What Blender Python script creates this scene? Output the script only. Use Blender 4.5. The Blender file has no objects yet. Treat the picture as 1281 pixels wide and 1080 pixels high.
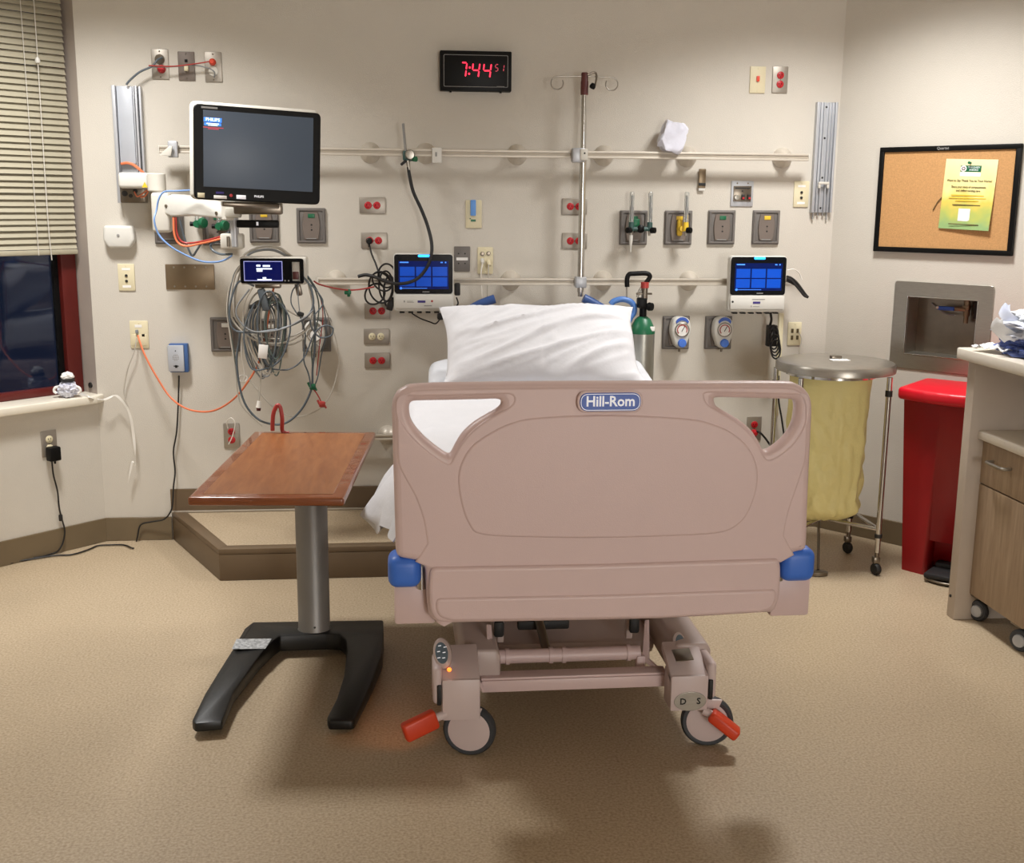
import bpy, bmesh, math, random
from mathutils import Vector, Matrix, noise
R = random.Random(7)
SC = bpy.context.scene
COL = SC.collection
PI = math.pi

# ------------------------------------------------------------------ camera, world, lights
F_PX = 1422.0; IW = 1281; IH = 1080
PITCH = math.radians(-11.35); YAW = math.radians(5.8); ROLL = math.radians(-0.47)
CAM = Vector((0.0, -5.2, 1.54))
_fw = Vector((math.sin(YAW)*math.cos(PITCH), math.cos(YAW)*math.cos(PITCH), math.sin(PITCH)))
_r0 = _fw.cross(Vector((0, 0, 1))).normalized(); _u0 = _r0.cross(_fw)
_r = _r0*math.cos(ROLL) - _u0*math.sin(ROLL); _u = _u0*math.cos(ROLL) + _r0*math.sin(ROLL)
cd = bpy.data.cameras.new('camera'); co = bpy.data.objects.new('camera', cd); COL.objects.link(co)
cd.sensor_fit = 'HORIZONTAL'; cd.sensor_width = 36.0; cd.lens = 36.0*F_PX/IW
cd.clip_start = 0.05; cd.clip_end = 100
M3 = Matrix((_r, _u, -_fw)).transposed()
co.matrix_world = Matrix.Translation(CAM) @ M3.to_4x4()
SC.camera = co

world = bpy.data.worlds.new('night'); SC.world = world; world.use_nodes = True
wb = world.node_tree.nodes['Background']; wb.inputs[0].default_value = (0.010, 0.014, 0.028, 1); wb.inputs[1].default_value = 1.0

def area_lamp(name, loc, sx, sy, watts, col=(1, 0.985, 0.965), rot=(0, 0, 0)):
    l = bpy.data.lights.new(name, 'AREA'); l.shape = 'RECTANGLE'; l.size = sx; l.size_y = sy
    l.energy = watts; l.color = col
    o = bpy.data.objects.new(name, l); COL.objects.link(o); o.location = loc; o.rotation_euler = rot
    return o
for _n, _x, _w in (('ceiling_lamp_left', -1.20, 31), ('ceiling_lamp_right', 1.75, 27)):
    _l = area_lamp(_n, (_x, -0.98, 2.73), 0.36, 0.36, _w); _l.data.spread = math.radians(128)

area_lamp('front_fill', (2.0, -10.2, 1.3), 1.4, 2.0, 125, rot=(math.radians(90), 0, 0))  # unseen fill added far behind the camera to brighten the footboard front

SC.view_settings.view_transform = 'Standard'; SC.view_settings.look = 'None'
SC.view_settings.gamma = 1.0; SC.view_settings.use_curve_mapping = False
SC.view_settings.exposure = 0.22
try:
    SC.cycles.max_bounces = 8; SC.cycles.diffuse_bounces = 5
    SC.cycles.sample_clamp_indirect = 6.0
except Exception:
    pass

# ------------------------------------------------------------------ measuring helpers: a sight line of the photograph met with a real plane
def _ray(x, y):
    return _fw + _r*((x-IW/2)/F_PX) - _u*((y-IH/2)/F_PX)
def onY(x, y, Y=0.0):
    v = _ray(x, y); return CAM + v*((Y-CAM.y)/v.y)
def onZ(x, y, Z=0.0):
    v = _ray(x, y); return CAM + v*((Z-CAM.z)/v.z)
def onX(x, y, X):
    v = _ray(x, y); return CAM + v*((X-CAM.x)/v.x)
def onP(x, y, P, N):
    P = Vector(P); N = Vector(N); v = _ray(x, y); return CAM + v*((P-CAM).dot(N)/v.dot(N))
XL, XR = -1.345, 2.02
AL = math.radians(45); AR = math.radians(50)
L0 = Vector((XL, 0, 0)); LD = Vector((math.cos(AL), math.sin(AL), 0)); LN = Vector((math.sin(AL), -math.cos(AL), 0))   # window wall: LD runs right (to the corner), LN into room
R0 = Vector((XR, 0, 0)); RD = Vector((math.cos(AR), -math.sin(AR), 0)); RN = Vector((-math.sin(AR), -math.cos(AR), 0))
def onL(x, y, off=0.0): return onP(x, y, L0+LN*off, LN)
def onR(x, y, off=0.0): return onP(x, y, R0+RN*off, RN)

# ------------------------------------------------------------------ materials
def lin(c):
    if isinstance(c, str):
        c = c.lstrip('#'); c = tuple(int(c[i:i+2], 16) for i in (0, 2, 4))
    return tuple(((v/255)/12.92 if v/255 <= 0.04045 else ((v/255+0.055)/1.055)**2.4) for v in c)
def mat(name, c, rough=0.5, metal=0.0, var=0.06, scale=12.0, bump=0.0, bscale=200.0, emit=None, estr=1.0, alpha=None, trans=0.0, coat=0.0, stretch=None, spec=None, c2=None):
    m = bpy.data.materials.new(name); m.use_nodes = True
    nt = m.node_tree; b = nt.nodes['Principled BSDF']
    base = lin(c)
    tc = nt.nodes.new('ShaderNodeTexCoord'); mp = nt.nodes.new('ShaderNodeMapping')
    if stretch: mp.inputs['Scale'].default_value = stretch
    nt.links.new(tc.outputs['Object'], mp.inputs['Vector'])
    nz = nt.nodes.new('ShaderNodeTexNoise'); nz.inputs['Scale'].default_value = scale; nz.inputs['Detail'].default_value = 5
    nt.links.new(mp.outputs['Vector'], nz.inputs['Vector'])
    cr = nt.nodes.new('ShaderNodeValToRGB')
    a = tuple(max(0, v*(1-var)) for v in base); d = tuple(min(1, v*(1+var)) for v in base)
    if c2: a = base; d = lin(c2)
    cr.color_ramp.elements[0].color = (*a, 1); cr.color_ramp.elements[1].color = (*d, 1)
    cr.color_ramp.elements[0].position = 0.3; cr.color_ramp.elements[1].position = 0.7
    nt.links.new(nz.outputs['Fac'], cr.inputs['Fac']); nt.links.new(cr.outputs['Color'], b.inputs['Base Color'])
    b.inputs['Roughness'].default_value = rough; b.inputs['Metallic'].default_value = metal
    if spec is not None: b.inputs['Specular IOR Level'].default_value = spec
    if coat: b.inputs['Coat Weight'].default_value = coat
    if trans: b.inputs['Transmission Weight'].default_value = trans
    if alpha is not None: b.inputs['Alpha'].default_value = alpha
    if emit:
        b.inputs['Emission Color'].default_value = (*lin(emit), 1); b.inputs['Emission Strength'].default_value = estr
    if bump:
        n2 = nt.nodes.new('ShaderNodeTexNoise'); n2.inputs['Scale'].default_value = bscale; n2.inputs['Detail'].default_value = 4
        nt.links.new(mp.outputs['Vector'], n2.inputs['Vector'])
        bp = nt.nodes.new('ShaderNodeBump'); bp.inputs['Strength'].default_value = bump; bp.inputs['Distance'].default_value = 0.004
        nt.links.new(n2.outputs['Fac'], bp.inputs['Height']); nt.links.new(bp.outputs['Normal'], b.inputs['Normal'])
    return m

M = {}
M['wall'] = mat('wall_paint', '#cac4b9', 0.6, var=0.02, scale=3, bump=0.35, bscale=260)
M['wall_low'] = M['wall']
M['ceiling'] = mat('ceiling_paint', '#e4dfd6', 0.9, var=0.02)
M['sill'] = mat('sill_laminate', '#e4ddcd', 0.4, var=0.02)
M['basebd'] = mat('vinyl_base', '#6f6049', 0.45, var=0.06, scale=6)
M['step_side'] = mat('step_vinyl', '#66543f', 0.42, var=0.06, scale=6)
M['bed'] = mat('bed_plastic', '#d8bfbc', 0.38, var=0.015, scale=4, bump=0.12, bscale=420)
M['bed_frame'] = mat('bed_frame_paint', '#bdaba5', 0.4, var=0.03)
M['bed_light'] = mat('caster_cover_plastic', '#d0bebb', 0.4, var=0.02)
M['blue_bump'] = mat('bumper_blue', '#3d72d4', 0.42, var=0.03)
M['badge_blue'] = mat('badge_blue', '#2a55b4', 0.35, var=0.02)
M['handle_blue'] = mat('handle_blue', '#33538f', 0.4, var=0.04)
M['loop_blue'] = mat('loop_blue', '#4a78bd', 0.4, var=0.04)
M['white'] = mat('white_plastic', '#d3d1ca', 0.4, var=0.02)
M['offwhite'] = mat('offwhite_plastic', '#ccc8be', 0.42, var=0.02)
M['linen'] = mat('white_linen', '#d6d6da', 0.85, var=0.015, scale=20, bump=0.2, bscale=60)
M['sheet'] = mat('white_sheet', '#d0d2d7', 0.85, var=0.02, scale=20, bump=0.3, bscale=90)
M['black'] = mat('black_plastic', '#0a0a0a', 0.45, var=0.15, spec=0.2)
M['blackmatte'] = mat('black_rubber', '#1a191a', 0.6, var=0.15)
M['tabletop'] = None
M['tbl_base'] = mat('table_base_black', '#0b0b0a', 0.42, var=0.25, scale=8, bump=0.1, bscale=150)
M['tbl_col'] = mat('table_column_grey', '#86837f', 0.42, metal=0.35, var=0.03)
M['steel'] = mat('stainless_steel', '#aaa59c', 0.33, metal=0.9, var=0.06, scale=30, stretch=(1, 1, 12))
M['steel_plate'] = mat('brushed_plate_steel', '#a8a197', 0.42, metal=0.75, var=0.05, scale=40, stretch=(1, 1, 10))
M['steel_dark'] = mat('dark_steel', '#7d7468', 0.28, metal=0.85, var=0.08, scale=20)
M['bronze'] = mat('bronze_plate', '#8b7a63', 0.38, metal=0.7, var=0.08, scale=8)
M['chrome'] = mat('chrome', '#c8c6c2', 0.15, metal=1.0, var=0.02)
M['rail'] = mat('rail_anodised', '#c9c1b4', 0.4, metal=0.25, var=0.03)
M['rail_slot'] = mat('rail_slot', '#a99f90', 0.5, metal=0.2, var=0.04)
M['channel'] = mat('channel_aluminium', '#b6b8bc', 0.4, metal=0.4, var=0.04, scale=20, stretch=(6, 6, 0.5))
M['gasplate'] = mat('gas_plate_grey', '#6f6a66', 0.5, metal=0.3, var=0.06)
M['gaspanel'] = mat('gas_panel_brown', '#736860', 0.5, metal=0.15, var=0.06)
M['green'] = mat('oxygen_green', '#12613f', 0.4, var=0.06)
M['yellow'] = mat('air_yellow', '#e2bd35', 0.45, var=0.05)
M['red'] = mat('outlet_red', '#b51722', 0.4, var=0.05)
M['redswitch'] = mat('switch_red', '#e04a30', 0.4, var=0.05)
M['ivory'] = mat('ivory_plastic', '#d9cfae', 0.45, var=0.02)
M['clear'] = mat('clear_acrylic', '#eef0ee', 0.08, trans=0.85, var=0.0)
M['binred'] = mat('bin_red', '#980913', 0.42, var=0.03, bump=0.05, bscale=200)
M['binlid'] = mat('bin_lid_red', '#d51428', 0.38, var=0.03)
M['bag'] = mat('yellow_liner', '#e2d694', 0.55, var=0.05, scale=6, bump=1.0, bscale=38)
M['counter'] = mat('counter_laminate', '#d8d0c2', 0.35, var=0.02, scale=60)
M['panel'] = mat('end_panel_laminate', '#b4a697', 0.5, var=0.03)
M['cord_black'] = mat('cord_black', '#161414', 0.5, var=0.1)
M['cord_grey'] = mat('cord_grey', '#85888a', 0.45, var=0.08)
M['cord_slate'] = mat('cord_slate', '#565f66', 0.45, var=0.08)
M['cord_green'] = mat('cord_sage', '#62706a', 0.45, var=0.08)
M['cord_light'] = mat('cord_light', '#b9b3a8', 0.45, var=0.08)
M['cord_white'] = mat('cord_white', '#e6e2da', 0.45, var=0.03)
M['cord_orange'] = mat('cord_orange', '#df7a52', 0.5, var=0.06)
M['cord_blue'] = mat('cord_blue', '#6f8fc0', 0.45, var=0.06)
M['cord_red'] = mat('cord_red', '#a93a35', 0.45, var=0.06)
M['teal'] = mat('hose_teal', '#33514d', 0.4, var=0.06)
M['pedal'] = mat('brake_pedal_orange', '#d2401c', 0.42, var=0.05)
M['tire'] = mat('tire_grey', '#3a3c40', 0.55, var=0.05)
M['cork'] = mat('cork', '#bd8f5c', 0.85, var=0.12, scale=160, bump=0.3, bscale=300)
M['screen'] = mat('monitor_glass', '#262b33', 0.4, var=0.05, scale=2, emit='#59636f', estr=0.36)
M['screen_black'] = mat('screen_black', '#06070b', 0.2, var=0.02, spec=0.2)
M['navy'] = mat('screen_navy', '#0a0f3a', 0.15, spec=0.2, var=0.02, emit='#0a1050', estr=0.5)
M['disp'] = mat('display_dark_blue', '#02103c', 0.15, spec=0.2, var=0.02, emit='#02155a', estr=0.5)
M['tile'] = mat('display_tile_blue', '#0a47b4', 0.2, spec=0.2, var=0.05, emit='#0d53d6', estr=0.25)
M['glow'] = mat('status_light_blue', '#2aa0ff', 0.2, var=0.0, emit='#2a9cff', estr=2.2)
M['glow_green'] = mat('led_green', '#30d070', 0.2, var=0.0, emit='#38e080', estr=2.0)
M['led_red'] = mat('clock_led_red', '#ff2040', 0.3, var=0.0, emit='#ff2244', estr=1.6)
M['led_dim'] = mat('clock_led_dim', '#a03040', 0.3, var=0.0, emit='#b0283c', estr=0.8)
M['led_amber'] = mat('led_amber', '#ff7020', 0.3, var=0.0, emit='#ff7422', estr=2.5)
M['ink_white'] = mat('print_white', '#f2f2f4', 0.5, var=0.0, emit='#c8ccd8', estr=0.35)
M['scr_white'] = mat('screen_text_white', '#e8f0ff', 0.5, var=0.0, emit='#cfe0ff', estr=0.9)
M['scr_lav'] = mat('screen_text_lavender', '#8f93c8', 0.5, var=0.0, emit='#9aa0e0', estr=0.35)
M['scr_blue'] = mat('screen_text_blue', '#3a7be0', 0.5, var=0.0, emit='#3a80ee', estr=0.9)
M['ink_black'] = mat('print_black', '#1b1a18', 0.6, var=0.0)
M['ink_brown'] = mat('print_brown', '#574a2a', 0.6, var=0.0)
M['ink_grey'] = mat('print_grey', '#8d8c8a', 0.6, var=0.0)
M['ink_purple'] = mat('print_purple', '#3a2f78', 0.6, var=0.0)
M['winred'] = mat('window_frame_red', '#5c1712', 0.45, var=0.06)
M['slat'] = mat('blind_slat', '#a9a28d', 0.5, var=0.03)
M['paper'] = mat('white_paper', '#eceae6', 0.8, var=0.02)
M['tape_blue'] = mat('sticker_blue', '#5f93d6', 0.5, var=0.04)
M['intercom'] = mat('intercom_grey', '#b5b9c0', 0.45, metal=0.2, var=0.04)
M['intercom_blue'] = mat('intercom_blue', '#33588f', 0.45, var=0.04)
M['hose_tan'] = mat('pole_tan', '#c9b596', 0.4, var=0.03)
M['tank'] = mat('cylinder_aluminium', '#a5a49c', 0.33, metal=0.8, var=0.05)
M['glass'] = None
M['maroon'] = mat('pole_clamp_maroon', '#5a2b2a', 0.4, var=0.05)

def tex_floor():
    m = bpy.data.materials.new('floor_vinyl'); m.use_nodes = True; nt = m.node_tree; b = nt.nodes['Principled BSDF']
    tc = nt.nodes.new('ShaderNodeTexCoord')
    n1 = nt.nodes.new('ShaderNodeTexNoise'); n1.inputs['Scale'].default_value = 130; n1.inputs['Detail'].default_value = 3
    n2 = nt.nodes.new('ShaderNodeTexNoise'); n2.inputs['Scale'].default_value = 1.6; n2.inputs['Detail'].default_value = 3
    vo = nt.nodes.new('ShaderNodeTexVoronoi'); vo.inputs['Scale'].default_value = 170
    for n in (n1, n2, vo): nt.links.new(tc.outputs['Object'], n.inputs['Vector'])
    r1 = nt.nodes.new('ShaderNodeValToRGB')
    e = r1.color_ramp.elements; e[0].position = 0.28; e[0].color = (*lin('#9f8a70'), 1); e[1].position = 0.7; e[1].color = (*lin('#c5b49a'), 1)
    k = e.new(0.5); k.color = (*lin('#b6a387'), 1)
    nt.links.new(n1.outputs['Fac'], r1.inputs['Fac'])
    r2 = nt.nodes.new('ShaderNodeValToRGB'); e = r2.color_ramp.elements; e[0].position = 0.3; e[0].color = (0.9, 0.9, 0.9, 1); e[1].position = 0.75; e[1].color = (1.04, 1.04, 1.04, 1)
    nt.links.new(n2.outputs['Fac'], r2.inputs['Fac'])
    mx = nt.nodes.new('ShaderNodeMix'); mx.data_type = 'RGBA'; mx.blend_type = 'MULTIPLY'; mx.inputs[0].default_value = 1
    nt.links.new(r1.outputs['Color'], mx.inputs[6]); nt.links.new(r2.outputs['Color'], mx.inputs[7])
    nt.links.new(mx.outputs[2], b.inputs['Base Color'])
    b.inputs['Roughness'].default_value = 0.42
    bp = nt.nodes.new('ShaderNodeBump'); bp.inputs['Strength'].default_value = 0.05; bp.inputs['Distance'].default_value = 0.002
    nt.links.new(vo.outputs['Distance'], bp.inputs['Height']); nt.links.new(bp.outputs['Normal'], b.inputs['Normal'])
    return m
M['floor'] = tex_floor()
def tex_wood(name, ca, cb, sc, stretch, rough=0.4, coat=0.0):
    m = bpy.data.materials.new(name); m.use_nodes = True; nt = m.node_tree; b = nt.nodes['Principled BSDF']
    tc = nt.nodes.new('ShaderNodeTexCoord'); mp = nt.nodes.new('ShaderNodeMapping'); mp.inputs['Scale'].default_value = stretch
    nt.links.new(tc.outputs['Object'], mp.inputs['Vector'])
    n = nt.nodes.new('ShaderNodeTexNoise'); n.inputs['Scale'].default_value = sc; n.inputs['Detail'].default_value = 8; n.inputs['Roughness'].default_value = 0.65; n.inputs['Distortion'].default_value = 0.6
    nt.links.new(mp.outputs['Vector'], n.inputs['Vector'])
    r = nt.nodes.new('ShaderNodeValToRGB'); e = r.color_ramp.elements
    e[0].position = 0.3; e[0].color = (*lin(ca), 1); e[1].position = 0.72; e[1].color = (*lin(cb), 1)
    nt.links.new(n.outputs['Fac'], r.inputs['Fac']); nt.links.new(r.outputs['Color'], b.inputs['Base Color'])
    b.inputs['Roughness'].default_value = rough
    if coat: b.inputs['Coat Weight'].default_value = coat
    return m
M['tabletop'] = tex_wood('cherry_laminate', '#7d4826', '#9a643a', 5, (9, 1.2, 4), 0.36)
M['table_edge'] = mat('cherry_edge_moulding', '#824726', 0.25, var=0.08, coat=0.5)
M['cabwood'] = tex_wood('taupe_wood_laminate', '#8b745c', '#ab9479', 9, (6, 6, 0.5), 0.45)
def tex_glass():
    m = bpy.data.materials.new('window_glass'); m.use_nodes = True; nt = m.node_tree; b = nt.nodes['Principled BSDF']
    b.inputs['Base Color'].default_value = (*lin('#c4cee0'), 1); b.inputs['Roughness'].default_value = 0.03
    b.inputs['Transmission Weight'].default_value = 1.0; b.inputs['IOR'].default_value = 1.5
    return m
M['glass'] = tex_glass()
def tex_flyer():
    m = bpy.data.materials.new('flyer_print'); m.use_nodes = True; nt = m.node_tree; b = nt.nodes['Principled BSDF']
    tc = nt.nodes.new('ShaderNodeTexCoord'); sp = nt.nodes.new('ShaderNodeSeparateXYZ'); nt.links.new(tc.outputs['Generated'], sp.inputs[0])
    n = nt.nodes.new('ShaderNodeTexNoise'); n.inputs['Scale'].default_value = 3; nt.links.new(tc.outputs['Generated'], n.inputs['Vector'])
    a = nt.nodes.new('ShaderNodeMath'); a.operation = 'MULTIPLY_ADD'; a.inputs[1].default_value = 0.5; nt.links.new(n.outputs['Fac'], a.inputs[0]); nt.links.new(sp.outputs['Z'], a.inputs[2])
    s = nt.nodes.new('ShaderNodeMath'); s.operation = 'SUBTRACT'; s.inputs[1].default_value = 0.25; nt.links.new(a.outputs[0], s.inputs[0])
    r = nt.nodes.new('ShaderNodeValToRGB'); e = r.color_ramp.elements
    e[0].position = 0.02; e[0].color = (*lin('#8fae72'), 1); e[1].position = 1.0; e[1].color = (*lin('#eee6b4'), 1)
    for p, c in ((0.2, '#b3ba5f'), (0.38, '#dcc45a'), (0.6, '#efe29a')):
        k = e.new(p); k.color = (*lin(c), 1)
    nt.links.new(s.outputs[0], r.inputs['Fac']); nt.links.new(r.outputs['Color'], b.inputs['Base Color']); b.inputs['Roughness'].default_value = 0.5
    return m
M['flyer'] = tex_flyer()

# ------------------------------------------------------------------ mesh builders
def V(*a): return Vector(a)
def smooth_pts(pts, res=6):
    pts = [Vector(p) for p in pts]
    if len(pts) < 3: return pts
    out = []
    P = [pts[0]*2-pts[1]] + pts + [pts[-1]*2-pts[-2]]
    for i in range(1, len(P)-2):
        p0, p1, p2, p3 = P[i-1], P[i], P[i+1], P[i+2]
        for k in range(res):
            t = k/res
            out.append(0.5*((2*p1) + (p2-p0)*t + (2*p0-5*p1+4*p2-p3)*t*t + (3*p1-p0-3*p2+p3)*t*t*t))
    out.append(pts[-1]); return out

class MB:
    def __init__(s): s.bm = bmesh.new()
    def box(s, size, c, bev=0.0, rot=None, seg=2):
        t = bmesh.new(); bmesh.ops.create_cube(t, size=1.0)
        bmesh.ops.scale(t, vec=Vector(size), verts=t.verts)
        if bev > 0:
            bmesh.ops.bevel(t, geom=list(t.edges), offset=min(bev, min(size)*0.49), segments=seg, affect='EDGES', profile=0.5)
        m = Matrix.Translation(Vector(c))
        if rot: m = m @ (rot if isinstance(rot, Matrix) else Matrix.Rotation(rot[0], 4, rot[1]))
        s._merge(t, m); return s
    def _merge(s, t, m=None):
        if m is not None: bmesh.ops.transform(t, matrix=m, verts=t.verts)
        me = bpy.data.meshes.new('tmp'); t.to_mesh(me); t.free(); s.bm.from_mesh(me); bpy.data.meshes.remove(me)
    def lathe(s, prof, c=(0, 0, 0), axis=(0, 0, 1), seg=24, scale=(1, 1)):
        t = bmesh.new(); rings = []
        for r, z in prof:
            if r < 1e-6: rings.append([t.verts.new((0, 0, z))])
            else: rings.append([t.verts.new((r*math.cos(2*PI*k/seg)*scale[0], r*math.sin(2*PI*k/seg)*scale[1], z)) for k in range(seg)])
        for a, b in zip(rings, rings[1:]):
            for k in range(seg):
                j = (k+1) % seg
                if len(a) == 1 and len(b) == 1: continue
                if len(a) == 1: t.faces.new((a[0], b[j], b[k]))
                elif len(b) == 1: t.faces.new((a[k], a[j], b[0]))
                else: t.faces.new((a[k], a[j], b[j], b[k]))
        if len(rings[0]) > 1: t.faces.new(rings[0][::-1])
        if len(rings[-1]) > 1: t.faces.new(rings[-1])
        bmesh.ops.recalc_face_normals(t, faces=t.faces)
        q = Vector((0, 0, 1)).rotation_difference(Vector(axis).normalized())
        s._merge(t, Matrix.Translation(Vector(c)) @ q.to_matrix().to_4x4()); return s
    def cyl(s, a, b, r, seg=16, r2=None, bev=0.0):
        a = Vector(a); b = Vector(b); L = (b-a).length; r2 = r if r2 is None else r2
        if bev: prof = [(0, 0), (r-bev, 0), (r, bev), (r2, L-bev), (r2-bev, L), (0, L)]
        else: prof = [(r, 0), (r2, L)]
        return s.lathe(prof, a, b-a, seg)
    def tube(s, pts, r, seg=8, res=6, flat=1.0):
        pts = smooth_pts(pts, res) if res else [Vector(p) for p in pts]
        t = bmesh.new(); rings = []; n = None
        for i, p in enumerate(pts):
            d = (pts[min(i+1, len(pts)-1)]-pts[max(i-1, 0)])
            if d.length < 1e-9: d = Vector((0, 0, 1))
            d.normalize()
            if n is None:
                n = d.cross(Vector((0.3, 0.2, 1)) if abs(d.z) < 0.9 else Vector((1, 0.2, 0))).normalized()
            else:
                n = (n - d*n.dot(d)); n = n.normalized() if n.length > 1e-6 else d.orthogonal().normalized()
            b = d.cross(n); rr = r(i/(len(pts)-1)) if callable(r) else r
            rings.append([t.verts.new(p + n*math.cos(2*PI*k/seg)*rr + b*math.sin(2*PI*k/seg)*rr*flat) for k in range(seg)])
        for a, b in zip(rings, rings[1:]):
            for k in range(seg): t.faces.new((a[k], a[(k+1) % seg], b[(k+1) % seg], b[k]))
        t.faces.new(rings[0][::-1]); t.faces.new(rings[-1])
        bmesh.ops.recalc_face_normals(t, faces=t.faces); s._merge(t); return s
    def prism(s, pts, d, bev=0.0, seg=2):
        """pts: 3D polygon, extruded along vector d"""
        t = bmesh.new(); vs = [t.verts.new(Vector(p)) for p in pts]
        f = t.faces.new(vs)
        g = bmesh.ops.extrude_face_region(t, geom=[f]); nv = [x for x in g['geom'] if isinstance(x, bmesh.types.BMVert)]
        bmesh.ops.translate(t, vec=Vector(d), verts=nv)
        bmesh.ops.recalc_face_normals(t, faces=t.faces)
        if bev: bmesh.ops.bevel(t, geom=list(t.edges), offset=bev, segments=seg, affect='EDGES', profile=0.5)
        s._merge(t); return s
    def grid(s, fn, nu, nv, closed_u=False):
        t = bmesh.new(); g = [[t.verts.new(Vector(fn(i/(nu if closed_u else nu-1), j/(nv-1)))) for j in range(nv)] for i in range(nu)]
        for i in range(nu if closed_u else nu-1):
            for j in range(nv-1):
                k = (i+1) % nu; t.faces.new((g[i][j], g[k][j], g[k][j+1], g[i][j+1]))
        s._merge(t); return s
    def sheet(s, fn, nu, nv, th):
        """a cloth: grid with real thickness"""
        t = bmesh.new(); g = [[t.verts.new(Vector(fn(i/(nu-1), j/(nv-1)))) for j in range(nv)] for i in range(nu)]
        for i in range(nu-1):
            for j in range(nv-1): t.faces.new((g[i][j], g[i+1][j], g[i+1][j+1], g[i][j+1]))
        bmesh.ops.recalc_face_normals(t, faces=t.faces)
        bmesh.ops.solidify(t, geom=list(t.faces), thickness=th)
        s._merge(t); return s
    def mesh(s, me, m=None):
        t = bmesh.new(); t.from_mesh(me); bpy.data.meshes.remove(me); s._merge(t, m); return s
    def obj(s, name, m, parent=None, world=False, angle=40, shade=True):
        me = bpy.data.meshes.new(name); s.bm.to_mesh(me); s.bm.free()
        if m is not None: me.materials.append(m)
        if shade:
            me.polygons.foreach_set('use_smooth', [True]*len(me.polygons))
            me.set_sharp_from_angle(angle=math.radians(angle))
        o = bpy.data.objects.new(name, me); COL.objects.link(o)
        if parent is not None:
            if world:
                top = parent
                while top.parent: top = top.parent
                me.transform(top.matrix_basis.inverted())
            o.parent = parent
        elif world:                                    # top-level mesh: give it an origin at its base
            c = sum((Vector(b) for b in o.bound_box), Vector())/8; zz = min(b[2] for b in o.bound_box)
            piv = Vector((c.x, c.y, zz)); me.transform(Matrix.Translation(-piv)); o.location = piv
        return o

def tag(o, label=None, cat=None, group=None, kind=None):
    if label: o['label'] = label
    if cat: o['category'] = cat
    if group: o['group'] = group
    if kind: o['kind'] = kind
    return o
def thing(name, label, cat, loc=(0, 0, 0), rz=0.0, group=None):
    o = bpy.data.objects.new(name, None); COL.objects.link(o); o.empty_display_size = 0.05
    o.location = Vector(loc); o.rotation_euler = (0, 0, rz)
    return tag(o, label, cat, group)
def struct(name, mb, m, world=False, kind='structure'):
    o = mb.obj(name, m, None, world); o['kind'] = kind; return o
def dup(o, parent=None):
    c = o.copy(); COL.objects.link(c); c.parent = parent
    for ch in list(o.children): dup(ch, c)
    return c

def curve_mesh(splines, th, bev=0.0, res=2, cyc=True):
    """filled 2-D outlines (with holes) in x,z; thickness along y, front face towards -y"""
    cu = bpy.data.curves.new('tmp', 'CURVE'); cu.dimensions = '2D'; cu.fill_mode = 'BOTH'
    cu.extrude = max(th/2-bev, 0.0001); cu.bevel_depth = bev; cu.bevel_resolution = res; cu.offset = -bev
    for sp in splines:
        q = cu.splines.new('POLY'); q.points.add(len(sp)-1); q.use_cyclic_u = True
        for i, p in enumerate(sp): q.points[i].co = (p[0], p[1], 0, 1)
    o = bpy.data.objects.new('tmp', cu); me = bpy.data.meshes.new_from_object(o)
    bpy.data.objects.remove(o); bpy.data.curves.remove(cu)
    me.transform(Matrix.Rotation(PI/2, 4, 'X')); return me
def text_mesh(s, size, ext=0.0006, align='CENTER', bold=0.0, sx=1.0):
    cu = bpy.data.curves.new('tmp', 'FONT'); cu.body = s; cu.size = size; cu.extrude = ext; cu.align_x = align; cu.align_y = 'CENTER'; cu.offset = bold; cu.resolution_u = 2
    o = bpy.data.objects.new('tmp', cu); me = bpy.data.meshes.new_from_object(o)
    bpy.data.objects.remove(o); bpy.data.curves.remove(cu)
    me.transform(Matrix.Rotation(PI/2, 4, 'X') @ Matrix.Scale(sx, 4, (1, 0, 0))); return me
def round_poly(pts, r=None, n=6):
    """2-D polygon with rounded corners; r may be a list"""
    out = []; N = len(pts)
    for i in range(N):
        p0, p1, p2 = (Vector(pts[(i+k-1) % N]) for k in range(3))
        rr = r[i] if isinstance(r, (list, tuple)) else r
        if not rr: out.append(p1); continue
        d0 = (p0-p1); d2 = (p2-p1); rr = min(rr, d0.length*0.49, d2.length*0.49)
        a = p1+d0.normalized()*rr; b = p1+d2.normalized()*rr
        for k in range(n+1):
            t = k/n; out.append(a*(1-t)**2 + p1*2*t*(1-t) + b*t*t)
    return out
def rrect(w, h, r, cx=0, cz=0, n=5):
    return round_poly([V(cx-w/2, cz-h/2), V(cx+w/2, cz-h/2), V(cx+w/2, cz+h/2), V(cx-w/2, cz+h/2)], r, n)
def X2(v): return Vector((v.x, v.z))

# ------------------------------------------------------------------ the room
HC = 2.75
def wall_quad(a, b, z0, z1, inward, th=0.1):
    """solid wall slab from a to b whose room face is on the line a-b"""
    a = Vector(a); b = Vector(b); n = -Vector(inward)*th
    return MB().prism([(a.x, a.y, z0), (b.x, b.y, z0), (b.x, b.y, z1), (a.x, a.y, z1)], n)
struct('floor', MB().box((12, 13, 0.1), (0.5, -5.4, -0.05)), M['floor'])
struct('ceiling', MB().box((12, 13, 0.1), (0.5, -5.4, HC+0.05)), M['ceiling'])
struct('wall_back', wall_quad((XL, 0, 0), (XR, 0, 0), 0, HC, (0, -1, 0)), M['wall'])
RE = R0 + RD*1.2
VB = [onR(x, y, 0.005) for x, y in ((1119, 349), (1242, 360), (1113, 456), (1237, 470))]
_par = lambda v: (v-R0).dot(RD)
vx0 = (_par(VB[0])+_par(VB[2]))/2; vx1 = (_par(VB[1])+_par(VB[3]))/2; vz1 = (VB[0].z+VB[1].z)/2; vz0 = VB[2].z-0.01
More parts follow.
